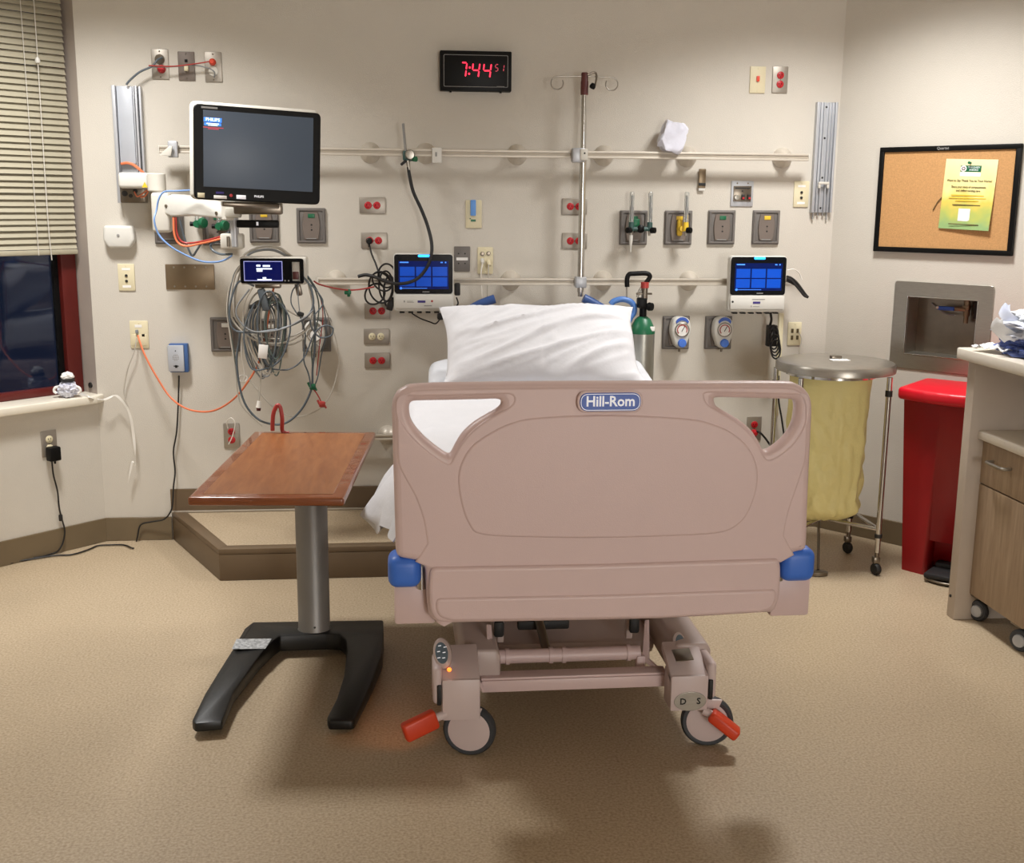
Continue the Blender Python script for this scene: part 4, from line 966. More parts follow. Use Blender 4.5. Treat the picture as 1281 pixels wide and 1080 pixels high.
cord('orange cable looping from the ivory data plate up to the monitor cables', C([(172.5, 420, -0.02), (175, 428, -0.05), (182, 446, -0.08), (195, 470, -0.1), (213, 497, -0.13), (235, 512, -0.22), (262, 515, -0.32), (285, 505, -0.42), (305, 485, -0.50), (325, 450, -0.52), (335, 400, -0.53), (340, 372, -0.52), (344, 352, -0.5)], -0.1), 0.0042, 'cord_orange')
cord('thin grey cable drooping from the ivory data plate to the sill', C([(171, 423, -0.02), (168, 440, -0.03), (162, 455, -0.03), (158, 470, -0.025), (155, 490, -0.02), (158, 500, -0.02)], -0.02), 0.0022, 'cord_light')
cord('blue cable looping from the monitor down past the arm to the module', C([(252, 238, -0.5), (240, 238, -0.42), (222, 239, -0.38), (206, 240, -0.36), (199, 248, -0.36), (196, 262, -0.36), (193, 276, -0.38), (199, 294, -0.38), (213, 308, -0.4), (232, 319, -0.42), (252, 327, -0.44), (270, 328, -0.46), (282, 325, -0.48), (290, 320, -0.5)], -0.4), 0.0038, 'cord_blue')
cord('pair of orange red cables drooping under the monitor arm, lower one', C([(217, 272, -0.32), (218, 292, -0.32), (223, 304, -0.32), (234, 308, -0.33), (250, 305, -0.36), (268, 301, -0.42), (286, 296, -0.48)], -0.3), 0.0045, 'cord_orange')
cord('pair of orange red cables drooping under the monitor arm, upper one', C([(220, 272, -0.31), (221, 290, -0.31), (227, 302, -0.31), (240, 304, -0.32), (262, 300, -0.4), (282, 294, -0.46)], -0.3), 0.004, 'cord_red')
cord('black cable with a sharp droop under the monitor arm', C([(225, 275, -0.28), (230, 296, -0.28), (236, 312, -0.28), (241, 320, -0.28), (247, 312, -0.3), (254, 303, -0.34), (270, 299, -0.4), (288, 290, -0.46)], -0.3), 0.0045, 'cord_slate')
cord('dark cable curling from the monitor post back into the post clamp', C([(287, 299, -0.46), (272, 302, -0.42), (264, 306, -0.4), (266, 313, -0.4), (276, 318, -0.43), (290, 318, -0.48)], -0.4), 0.005, 'cord_slate')
cord('orange cables stuffed into the top of the monitor arm carriage', C([(152, 205, -0.06), (160, 204, -0.08), (168, 207, -0.08), (178, 215, -0.07), (181, 219, -0.05)], -0.06), 0.006, 'cord_orange')
cord('orange wires hanging under the monitor arm carriage', C([(168, 240, -0.09), (172, 246, -0.1), (180, 241, -0.1), (186, 237, -0.12), (182, 245, -0.11), (176, 247, -0.1)], -0.08), 0.003, 'cord_orange')
cord('thin red line with green clip running along the lower rail to the black coil', C([(393, 352, -0.5), (400, 356, -0.45), (420, 361, -0.28), (436, 363, -0.2), (452, 362, -0.16), (468, 359, -0.14)], -0.2), 0.0035, 'cord_red')
q = onY(435, 366, -0.2); o = MB().box((0.03, 0.014, 0.018), q, 0.005).box((0.014, 0.012, 0.034), q+V(0.004, 0, -0.002), 0.004).obj('green_clip', M['green'], None, True); tag(o, 'small green clip on the thin red line below the lower rail', 'clip')
cord('bent red plastic strap standing up at the rear edge of the wooden table', C([(341, 539, -1.13), (341, 530, -1.13), (342, 518, -1.13), (345, 510, -1.13), (348, 507, -1.13), (351, 511, -1.13), (353, 524, -1.13), (353, 538, -1.12), (357, 542, -1.12), (362, 542, -1.12)], -1.13), 0.0075, 'cord_red', 'strap', 'red_strap')
cord('thin white cord looped over the low red outlet behind the table', C([(286, 556, -0.02), (291, 545, -0.03), (294, 530, -0.04), (289, 523, -0.04), (284, 528, -0.03), (285, 536, -0.02)], -0.03), 0.0025, 'cord_white')

# ------------------------------------------------------------------ bedside tablets on the lower rail
def tablet(label, cx, cy, rz=0.0, right=False):
    p = onY(cx, cy, -0.19)
    t = thing('bedside_tablet', label, 'tablet', p, rz, 'bedside tablets on the lower rail')
    w, hs, hl = 0.262, 0.170, 0.082     # screen section above, white keyboard section below
    MB().prism([(x, 0.055, z) for x, z in [(q.x, q.y) for q in rrect(w, hs+hl, 0.018, 0, 0.004, 5)]], (0, -0.045, 0), 0.006, 2).obj('housing', M['white'], t)
    ztop = (hs+hl)/2+0.004
    b = curve_mesh([rrect(w-0.008, hs, 0.014, 0, ztop-hs/2-0.004, 5)], 0.008, 0.002); b.transform(Matrix.Translation((0, 0.006, 0)))
    MB().mesh(b).obj('screen_bezel', M['screen_black'], t)
    zc = ztop-hs/2-0.006
    s = MB().box((0.218, 0.001, 0.122), (0, 0.0015, zc-0.002)).obj('display', M['disp'], t)
    for i in (-1, 0, 1):
        for j in (0, 1):
            MB().box((0.064, 0.0008, 0.040), (i*0.071, 0.0006, zc+0.014-j*0.045), 0).obj('tile', M['tile'], s)
    k = MB().box((0.038, 0.0006, 0.005), (-0.084, 0.0006, zc+0.053)).box((0.010, 0.0006, 0.005), (0.079, 0.0006, zc+0.053)).box((0.006, 0.0006, 0.006), (0.096, 0.0006, zc+0.053)).box((0.11, 0.0006, 0.002), (-0.04, 0.0006, zc-0.059))
    k.lathe([(0.0055, 0), (0, 0.0006)], (-0.099, 0.0009, zc-0.059), (0, -1, 0), 12)
    k.obj('display_text', M['scr_blue'], s)
    lt = MB().box((0.052, 0.008, 0.011), (0.002, 0.001, ztop-0.010), 0.004); lt.obj('status_light', M['glow'], t)
    MB().box((0.03, 0.0006, 0.004), (0.01, 0.0017, ztop-hs+0.008-0.004)).obj('maker_mark', M['ink_grey'], t)
    zl = -(hs+hl)/2+0.004
    MB().prism([(-w/2+0.004, 0.010, zl+hl-0.006), (w/2-0.004, 0.010, zl+hl-0.006), (w/2-0.006, 0.010, zl+0.012), (-w/2+0.006, 0.010, zl+0.012)], (0, -0.012, 0), 0.006, 2).obj('keyboard_cover', M['white'], t)
    k = MB().box((0.034, 0.0008, 0.010), (-0.010 if not right else -0.004, -0.0025, zl+0.044)); k.obj('purple_label', M['ink_purple'], t)
    k = MB()
    if not right:
        k.box((0.005, 0.0008, 0.008), (-0.085, -0.0025, zl+0.045)).box((0.026, 0.0008, 0.002), (-0.06, -0.0025, zl+0.046)).box((0.03, 0.0008, 0.002), (-0.058, -0.0025, zl+0.041)).box((0.034, 0.0008, 0.004), (0.018, -0.0025, zl+0.026))
    else:
        k.box((0.06, 0.0008, 0.003), (0.004, -0.0025, zl+0.059)).box((0.004, 0.0008, 0.008), (-0.028, -0.0025, zl+0.028)).box((0.03, 0.0008, 0.002), (-0.006, -0.0025, zl+0.027))
    k.obj('print_line', M['ink_grey'], t)
    k = MB().lathe([(0.005, 0), (0, 0.002)], (0.036, -0.002, zl+0.046) if not right else (-0.115, -0.002, zl+0.048), (0, -1, 0), 12); k.obj('dot', M['cord_red'] if not right else M['ink_black'], t)
    for i in range(6): MB().box((0.022, 0.028, 0.007), (-0.095+i*0.038, 0.03, zl-0.005), 0.002).obj('rubber_foot', M['ink_black'], t)
    MB().box((0.09, 0.06, 0.07), (0, 0.085, 0.0), 0.006).obj('rail_mount', M['steel_dark'], t)
    return t
tablet('white bedside tablet with a blue tiled screen left of the pillow, black hose across it', 530, 355)
tablet('white bedside tablet with a blue tiled screen right of the oxygen cylinder', 948.5, 357, right=True)

# black power cords around the left tablet
t = plug('black plug in the left socket of the second red outlet beside the tablet', 462, 301.5, 'black')
cord('black power cord from the wall plug down to the coil', C([(462, 306, -0.03), (465, 318, -0.05), (470, 330, -0.09), (474, 342, -0.12), (478, 352, -0.13)], -0.1), 0.0042, 'cord_black')
coil = thing('cord_coil', 'coil of black power cord hanging from the lower rail beside the left tablet', 'cord', onY(478, 362, -0.12))
for i, (cx, cy, w, h, a0, Y) in enumerate([(484, 345, 11, 15, 0.2, -0.15), (476, 360, 16, 20, 0.5, -0.13), (469, 368, 13, 13, -0.3, -0.12), (483, 358, 9, 19, -0.2, -0.14), (478, 352, 13, 12, 0.4, -0.16), (487, 365, 7, 20, 0.1, -0.13)]):
    pts = []
    for k in range(13):
        a = 2*PI*k/11.5; x = w*math.cos(a); y = h*math.sin(a)
        pts.append((cx+x*math.cos(a0)-y*math.sin(a0)*0.4, cy+y*math.cos(a0)+x*math.sin(a0), Y-0.012*math.sin(a*2)))
    MB().tube(C(pts, Y), 0.0042, 7, 5).obj('loop', M['cord_black'], coil, True)
q = onY(489, 380, -0.13); MB().box((0.03, 0.03, 0.06), q, 0.006, Matrix.Rotation(0.3, 4, 'Y')).obj('adapter', M['cord_black'], coil, True)
q = onY(572, 362, -0.14); o = MB().box((0.026, 0.03, 0.055), q, 0.006).obj('power_adapter', M['cord_black'], None, True); tag(o, 'small black connector at the right edge of the left tablet', 'adapter')
cord('black cord curving from the connector behind the left tablet', C([(571, 372, -0.14), (573, 380, -0.14), (568, 386, -0.14)], -0.14), 0.0035, 'cord_black')
cord('thin black cord drooping below the left tablet to the pillow', C([(515, 392, -0.13), (525, 398, -0.13), (538, 403, -0.14), (545, 405, -0.16), (550, 400, -0.2)], -0.13), 0.003, 'cord_black')
q = onY(551, 396, -0.2); o = MB().box((0.03, 0.03, 0.03), q, 0.008).obj('cord_connector', M['cord_black'], None, True); tag(o, 'black cord end beside the upper left corner of the pillow', 'connector')

# right tablet: folded black hose, adapter, cord, raceway
fh = thing('folded_cord', 'folded thick black cord hanging out to the right of the right tablet', 'cord', onY(1000, 358, -0.1))
for dx, dy in ((0, 0), (-2, 4), (1.5, 8)):
    MB().tube(C([(984, 346+dy*0.6), (990, 348+dy*0.7), (997+dx, 354+dy*0.6), (1003+dx, 362+dy*0.4), (1008+dx, 369+dy*0.2), (1011, 372)], -0.12+dx*0.004), 0.006, 8).obj('loop', M['cord_black'], fh, True)
cord('white cord hanging at the right end of the lower rail', C([(985, 338, -0.05), (993, 337, -0.05), (1000, 342, -0.04), (1003, 350, -0.04)], -0.05), 0.0025, 'cord_white')
ad = thing('power_adapter', 'black power adapter with coiled cord hanging below the right tablet', 'adapter', onY(966, 425, -0.08))
MB().tube(C([(964, 392, -0.12), (965, 400, -0.09), (963, 408, -0.07)], -0.1), 0.006, 8).obj('lead', M['cord_black'], ad, True)
q = onY(965, 420, -0.065); MB().box((0.048, 0.035, 0.10), q, 0.006).obj('brick', M['cord_black'], ad, True)
q = onY(964.5, 422, -0.085); MB().box((0.014, 0.002, 0.05), q, 0.0005).obj('label', M['ink_grey'], ad, True)
for i in range(4):
    pts = [(968+6*math.cos(2*PI*k/11)+i*0.8, 422+i*5+(15-i)*math.sin(2*PI*k/11), -0.09-0.004*i) for k in range(12)]
    MB().tube(C(pts, -0.09), 0.0038, 7, 4).obj('cord_loop', M['cord_black'], ad, True)
cord('thin dark cord from the ivory four socket plate down behind the hamper', C([(999, 415, -0.02), (1003, 425, -0.03), (1000, 440, -0.03), (1001, 470, -0.03)], -0.03), 0.0028, 'cord_light')
q0 = onY(976, 392, -0.01); q1 = onY(972, 520, -0.01)
o = MB().box((0.022, 0.016, q0.z-q1.z), ((q0.x+q1.x)/2, -0.008, (q0.z+q1.z)/2), 0.002).obj('cable_raceway', M['ivory'], None, True); tag(o, 'thin ivory vertical cable raceway on the wall below the right tablet', 'raceway')
cord('black cord hanging on the wall behind the hamper bag', C([(974, 470, -0.03), (974, 500, -0.04), (978, 525, -0.05), (981, 552, -0.05), (976, 560, -0.05)], -0.04), 0.0045, 'cord_black')
plug('red plug in the low outlet seen through the right footboard hole', 943, 541, 'red')
cord('black cord running from the low red outlet to the right behind the footboard', C([(945, 540, -0.03), (950, 541, -0.05), (957, 548, -0.05), (966, 560, -0.04), (985, 580, -0.04)], -0.04), 0.005, 'cord_black')

# window wall outlet adapter and its cord; intercom cord
o = thing('wall_adapter', 'black wall adapter plugged into the ivory outlet below the window', 'adapter', onL(64, 567, 0.012), AL)
MB().box((0.052, 0.04, 0.062), (0, -0.02, 0), 0.006).obj('adapter_body', M['black'], o)
MB().cyl((0.004, -0.02, -0.03), (0.004, -0.02, -0.045), 0.005, 10, 0.004).obj('strain_relief', M['black'], o)
def CL(pts): return [onL(p[0], p[1], p[2] if len(p) > 2 else 0.02) for p in pts]
ca = CL([(65, 578, 0.03), (67, 595, 0.03), (72, 615, 0.02), (74, 635, 0.016), (77, 648, 0.016), (81, 664, 0.02), (79, 678, 0.02), (74, 688, 0.025)])
fl = [onZ(x, y, 0.006) for x, y in ((68, 692), (50, 697), (30, 699), (14, 702), (12, 705), (25, 702), (50, 698), (70, 695), (90, 694), (110, 688), (122, 683), (135, 682), (155, 682), (166, 686))]
fl2 = C([(169, 684, -0.03), (172, 672, -0.03), (176, 657, -0.025), (190, 653, -0.03), (205, 650, -0.04), (213, 641, -0.05), (216, 630, -0.04), (217, 610, -0.03), (219, 590, -0.02), (217, 565, -0.02), (221, 540, -0.02), (223, 505, -0.02), (224, 470, -0.025)], -0.02)
for q in fl:
    if q.x > XL-0.02: q.y = min(q.y, -0.02)
cord('black cord running from the window wall adapter along the floor and up to the intercom', ca+fl+fl2, 0.0035, 'cord_black')
q = onL(76, 648, 0.016); o = MB().box((0.016, 0.014, 0.03), q, 0.004).obj('inline_connector', M['cord_black'], None, True); tag(o, 'small black inline connector on the cord below the window', 'connector')

# ------------------------------------------------------------------ window sill: crumpled toy like bundle and a strip of tape
q = onL(86, 486, 0.0)
S0 = onZ(86, 497, SILL)
t = thing('crumpled_wrap', 'crumpled white wrapping bundle with a black band standing on the window sill', 'wrapping', S0)
bm = bmesh.new(); bmesh.ops.create_icosphere(bm, subdivisions=4, radius=1)
for v in bm.verts:
    n = v.co.copy(); d = noise.turbulence_vector(n*2.2, 4, False)
    v.co = Vector((n.x*0.045, n.y*0.04, n.z*0.036+0.036))*1.0 + Vector(d)*0.014
    if v.co.z < 0.001: v.co.z = 0.001
mb = MB(); mb._merge(bm); mb.obj('body', M['bagwhite'], t, angle=25)
bm = bmesh.new(); bmesh.ops.create_icosphere(bm, subdivisions=3, radius=1)
for v in bm.verts:
    n = v.co.copy(); d = noise.turbulence_vector(n*3+Vector((4, 0, 0)), 3, False)
    v.co = Vector((n.x*0.027, n.y*0.024, n.z*0.02+0.092)) + Vector(d)*0.006
mb = MB(); mb._merge(bm); mb.obj('top_tuft', M['paper'], t, angle=25)
MB().lathe([(0.026, 0), (0.030, 0.004), (0.030, 0.011), (0.026, 0.014)], (0, 0, 0.070), seg=20).obj('black_band', M['ink_black'], t)
k = MB()
for s in (-1, 1): MB().tube([(s*0.03, -0.01, 0.05), (s*0.05, -0.015, 0.045), (s*0.056, -0.015, 0.03), (s*0.046, -0.015, 0.02)], 0.006, 7).obj('strap', M['paper'], t)
q = onL(112, 487, 0.0); t = thing('jamb_grommet', 'round black grommet on the jamb just above the sill', 'grommet', L0-LN*0.05+V(0, 0, SILL+0.035), math.radians(-45))
MB().lathe([(0.013, 0), (0.013, 0.006), (0.009, 0.008), (0, 0.006)], (0, 0, 0), (0, -1, 0), 16).obj('ring', M['ink_black'], t)
tp = [onZ(100, 492, SILL+0.004), onZ(110, 496, SILL+0.004), onY(120, 499, -0.05), onY(130, 500, -0.06), onY(138, 497, -0.06), onY(145, 495, -0.05), onY(152, 501, -0.05), onY(159, 511, -0.05), onY(164, 525, -0.05), onY(167, 545, -0.045), onY(169, 565, -0.045), onY(169.5, 582, -0.04), onY(166, 578, -0.04), onY(163, 590, -0.04), onY(160.5, 603, -0.04)]
def ribbon(pts, w, th):
    pts = smooth_pts(pts, 5); mb = MB(); n = len(pts)
    def f(u, v):
        x = u*(n-1); i = min(int(x), n-2); p = pts[i].lerp(pts[i+1], x-i)
        tw = 0.9+1.4*math.sin(u*9); return p + Vector((math.cos(tw), 0.35*math.sin(tw), 0.6*math.sin(tw)))*w*(v-0.5)
    return mb.sheet(f, n, 3, th)
tag(ribbon(tp, 0.013, 0.0012).obj('tape_strip', M['cord_white'], None, True), 'twisted strip of white tape hanging off the end of the window sill', 'tape')

# ------------------------------------------------------------------ oxygen cylinder behind the bed
pc = onY(803.5, 420, -0.30); OX = pc.x; OY = -0.30
zs = onY(803, 416, OY).z; zn = onY(803, 396, OY).z
t = thing('oxygen_cylinder', 'small oxygen cylinder with a green shoulder and black carrying handle behind the bed', 'gas cylinder', (OX, OY, 0.34))
MB().lathe([(0.0, 0), (0.05, 0.0), (0.054, 0.01), (0.054, zs-0.34)], (0, 0, 0), seg=28).obj('tank', M['tank'], t)
MB().lathe([(0.0545, zs-0.34-0.004), (0.0545, zs-0.34+0.012), (0.048, zs-0.34+0.03), (0.034, zn-0.34-0.012), (0.020, zn-0.34), (0, zn-0.34)], (0, 0, 0), seg=28).obj('shoulder', M['green'], t)
zb0 = zn-0.34
MB().cyl((0, 0, zb0-0.004), (0, 0, zb0+0.05), 0.016, 14).box((0.04, 0.045, 0.045), (-0.008, -0.005, zb0+0.06), 0.006).obj('valve', M['black'], t)
MB().cyl((0.002, -0.01, zb0+0.075), (0.002, -0.01, zb0+0.135), 0.014, 14).box((0.07, 0.014, 0.008), (0.0, -0.01, zb0+0.10), 0.002).obj('regulator', M['steel_dark'], t)
MB().cyl((0.002, -0.01, zb0+0.125), (0.002, -0.01, zb0+0.150), 0.018, 14).obj('red_band', M['cord_red'], t)
MB().lathe([(0.017, 0), (0.019, 0.005), (0.017, 0.02), (0, 0.022)], (0.018, -0.02, zb0+0.045), (0.7, -0.7, 0), 16).obj('knob', M['black'], t)
def Q(x, y): v = onY(x, y, OY); return (v.x-OX, 0, v.z-0.34)
MB().tube([Q(783.5, 376), Q(784, 366), Q(784, 352)], 0.004, 8).tube([Q(797, 372), Q(801, 362), Q(806, 357)], 0.006, 8).obj('handle_stem', M['steel'], t)
MB().tube([Q(784.5, 359), Q(784.5, 349), Q(787, 343.5), Q(793, 342.5), Q(806, 342), Q(811, 343), Q(813, 346), Q(811, 350), Q(805, 358)], 0.0105, 10, 5).obj('grip', M['black'], t)
MB().box((0.02, 0.003, 0.02), (0.035, -0.042, zs-0.34+0.02), 0.001).obj('white_label', M['paper'], t)

# ------------------------------------------------------------------ the bed
FY = -2.5
BX = 0.51                                   # centre line of the bed
bed = thing('hospital_bed', 'pinkish beige hospital bed with a large moulded footboard and blue corner bumpers', 'bed', (BX, -1.4, 0))
def bpart(mb, name, m, parent=None, label=None, angle=40):
    o = mb.obj(name, M[m], parent or bed, True, angle)
    if label: o['label'] = label
    return o
def F2(pts, Y=FY): return [X2(onY(x, y, Y)) for x, y in pts]
def sm_closed(pts, res=4):
    n = len(pts); out = []
    for i in range(n):
        p0, p1, p2, p3 = pts[i-1], pts[i], pts[(i+1) % n], pts[(i+2) % n]
        for k in range(res):
            t = k/res; out.append(0.5*((2*p1)+(p2-p0)*t+(2*p0-5*p1+4*p2-p3)*t*t+(3*p1-p0-3*p2+p3)*t**3))
    return out
outer = F2([(490.5, 530), (490, 514), (493, 498), (504, 486.5), (528, 481.5), (640, 479.5), (755, 478.7), (870, 478.7), (977, 478.7), (1000, 482), (1013, 493), (1017.4, 509), (1016.5, 540), (1014, 590), (1012, 640), (1010.5, 682), (1006, 690), (998, 692), (984, 697), (977.5, 706), (976, 735), (974, 757), (968, 766.5), (950, 769), (826, 776), (700, 779), (560, 781), (545, 779), (537, 772), (534.5, 758), (533, 735), (531.5, 713), (527, 705), (515, 702), (501, 699), (495.5, 692), (494.5, 670), (492.5, 600)])
holeL = F2([(515, 504), (512, 510), (513.5, 524), (520, 536), (533, 550), (549, 563), (560.5, 570), (565, 567.5), (570, 558), (579, 544), (593, 531), (609, 521), (622, 513.5), (627.5, 507), (624, 500.8), (600, 501), (560, 502), (525, 502.6)])
holeR = F2([(895, 502), (899, 498.6), (930, 499), (965, 500), (992, 501), (997.5, 506), (997.5, 518), (994, 533), (984, 549), (970, 561), (960, 565.5), (955, 562), (950, 552), (941, 539), (927, 527), (912, 518), (899, 510)])
fb = curve_mesh([sm_closed(outer), sm_closed(holeL), sm_closed(holeR)], 0.05, 0.018, 4)
fb.transform(Matrix.Translation((0, FY+0.025, 0)))
foot = bpart(MB().mesh(fb), 'footboard', 'bed', angle=50)
barrel = F2([(604, 669), (680, 672.5), (746, 673), (830, 671), (897, 667), (922, 657), (936, 640), (946, 612), (947, 585), (936, 560), (915, 541), (890, 530), (860, 523.5), (781, 519), (720, 519.5), (665, 523), (636, 530), (612, 542), (592, 556), (579, 574), (573, 596), (576, 626), (586, 655)])
b = curve_mesh([sm_closed(barrel)], 0.012, 0.0055, 3); b.transform(Matrix.Translation((0, FY-0.0002, 0)))
bpart(MB().mesh(b), 'raised_panel', 'bed', foot, angle=60)
arch = F2([(537, 711), (534, 680), (529, 650), (519, 622), (507, 600), (498, 580), (496.5, 550), (496, 520), (499, 502), (509, 492), (530, 487.5), (640, 485.5), (755, 484.7), (870, 484.7), (977, 484.7), (999, 489), (1009, 499), (1011, 515), (1010, 545), (1008, 575), (999, 605), (987, 640), (981, 670), (977, 704), (760, 708)])
def grow(h, k):
    c = sum(h, Vector((0, 0)))/len(h); return [c+(p-c)*k for p in h]
b = curve_mesh([sm_closed(arch, 3), sm_closed(grow(holeL, 1.24)), sm_closed(grow(holeR, 1.24))], 0.012, 0.0058, 3); b.transform(Matrix.Translation((0, FY+0.0035, 0)))
bpart(MB().mesh(b), 'centre_moulding', 'bed', foot, angle=60)
band1 = F2([(538, 709), (760, 705), (974, 698), (975.5, 712), (974, 748), (965, 764), (826, 773), (560, 778), (545, 776), (538, 764), (536, 735)])
b = curve_mesh([round_poly(band1, 0.018)], 0.024, 0.010, 4); b.transform(Matrix.Translation((0, FY+0.0, 0)))
bpart(MB().mesh(b), 'lower_moulding', 'bed', foot, angle=60)
band2 = F2([(546, 746), (760, 742), (967, 735), (970, 744), (964, 759), (950, 764), (826, 771), (565, 775), (549, 770), (544, 758)])
b = curve_mesh([round_poly(band2, 0.014)], 0.02, 0.008, 3); b.transform(Matrix.Translation((0, FY-0.008, 0)))
bpart(MB().mesh(b), 'lower_lip', 'bed', foot, angle=60)
# badge
bc = onY(762.5, 502, FY-0.006)
b = curve_mesh([rrect(0.162, 0.054, 0.027, 0, 0, 10)], 0.012, 0.003); b.transform(Matrix.Translation((bc.x, FY-0.010, bc.z)))
bpart(MB().mesh(b), 'badge_surround', 'bed', foot)
b = curve_mesh([rrect(0.150, 0.045, 0.0225, 0, 0, 10)], 0.008, 0.0015); b.transform(Matrix.Translation((bc.x, FY-0.0155, bc.z)))
badge = bpart(MB().mesh(b), 'badge', 'badge_blue', foot, 'blue oval maker badge')
rim = curve_mesh([rrect(0.146, 0.041, 0.0205, 0, 0, 10), rrect(0.143, 0.038, 0.019, 0, 0, 10)], 0.001); rim.transform(Matrix.Translation((bc.x, FY-0.0197, bc.z)))
tx = text_mesh('Hill-Rom', 0.0355, 0.0006, 'CENTER', 0.0007, 0.94); tx.transform(Matrix.Translation((bc.x, FY-0.0202, bc.z+0.001)))
o = MB().mesh(tx).mesh(rim).obj('badge_lettering', M['ink_white'], bed, True, shade=False)
stain = mat('footboard_stain', '#8f7446', 0.6, var=0.3, scale=80)

# corner seats and bumpers
for s, (x0, x1, y0, y1), (bx0, bx1, by0, by1) in ((-1, (493, 545, 733, 780), (485, 527, 697, 735)), (1, (965, 1011, 722, 770), (978, 1018, 687, 727))):
    a = onY(x0, y0, FY+0.06); c = onY(x1, y1, FY+0.06)
    bpart(MB().box((abs(c.x-a.x), 0.11, a.z-c.z), ((a.x+c.x)/2, FY+0.11, (a.z+c.z)/2), 0.008), 'corner_block', 'bed')
    a = onY(bx0, by0, FY+0.02); c = onY(bx1, by1, FY+0.02); w = c.x-a.x; h = a.z-c.z
    bpart(MB().box((w, 0.10, h), ((a.x+c.x)/2, FY+0.055, (a.z+c.z)/2), 0.024, None, 5), 'corner_bumper', 'blue_bump', None, 'blue corner bumper')
    q = onY(532 if s < 0 else 979, 722 if s < 0 else 712, FY+0.05); bpart(MB().cyl(q+V(-0.01, 0, -0.03), q+V(-0.01, 0, 0.03), 0.012, 14), 'bumper_pin', 'chrome')

# sleep deck, side members, head board, handles
bpart(MB().box((0.86, 2.1, 0.06), (BX, -1.37, 0.58), 0.01).box((0.05, 2.2, 0.09), (BX-0.40, -1.35, 0.55), 0.01).box((0.05, 2.2, 0.09), (BX+0.40, -1.35, 0.55), 0.01), 'sleep_deck', 'bed_frame')
bpart(MB().box((0.74, 0.045, 0.22), (BX+0.06, -0.235, 0.66), 0.018), 'headboard', 'bed')
def handle(pts, Y, r, m, name): return bpart(MB().tube(C(pts, Y), r, 10, 6), name, m)
handle([(588, 388), (598, 382), (610, 377), (619, 374)], -0.22, 0.020, 'handle_blue', 'push_handle')
handle([(730, 373), (738, 377), (750, 384), (764, 392)], -0.22, 0.020, 'handle_blue', 'push_handle')
handle([(764, 381), (768, 377), (778, 374.5), (788, 377), (793, 383), (793, 391), (789, 397), (785, 405), (783, 409)], -0.30, 0.013, 'loop_blue', 'loop_handle')
handle([(784, 405), (788, 414), (795, 426), (800, 438), (803, 452), (804, 470)], -0.30, 0.014, 'hose_tan', 'handle_stem')
bpart(MB().box((0.11, 0.10, 0.03), (OX, OY, 0.325), 0.006).box((0.02, 0.10, 0.2), (OX-0.067, OY, 0.41), 0.004).box((0.16, 0.04, 0.03), (OX-0.14, OY, 0.49), 0.004), 'cylinder_holder', 'steel_dark')
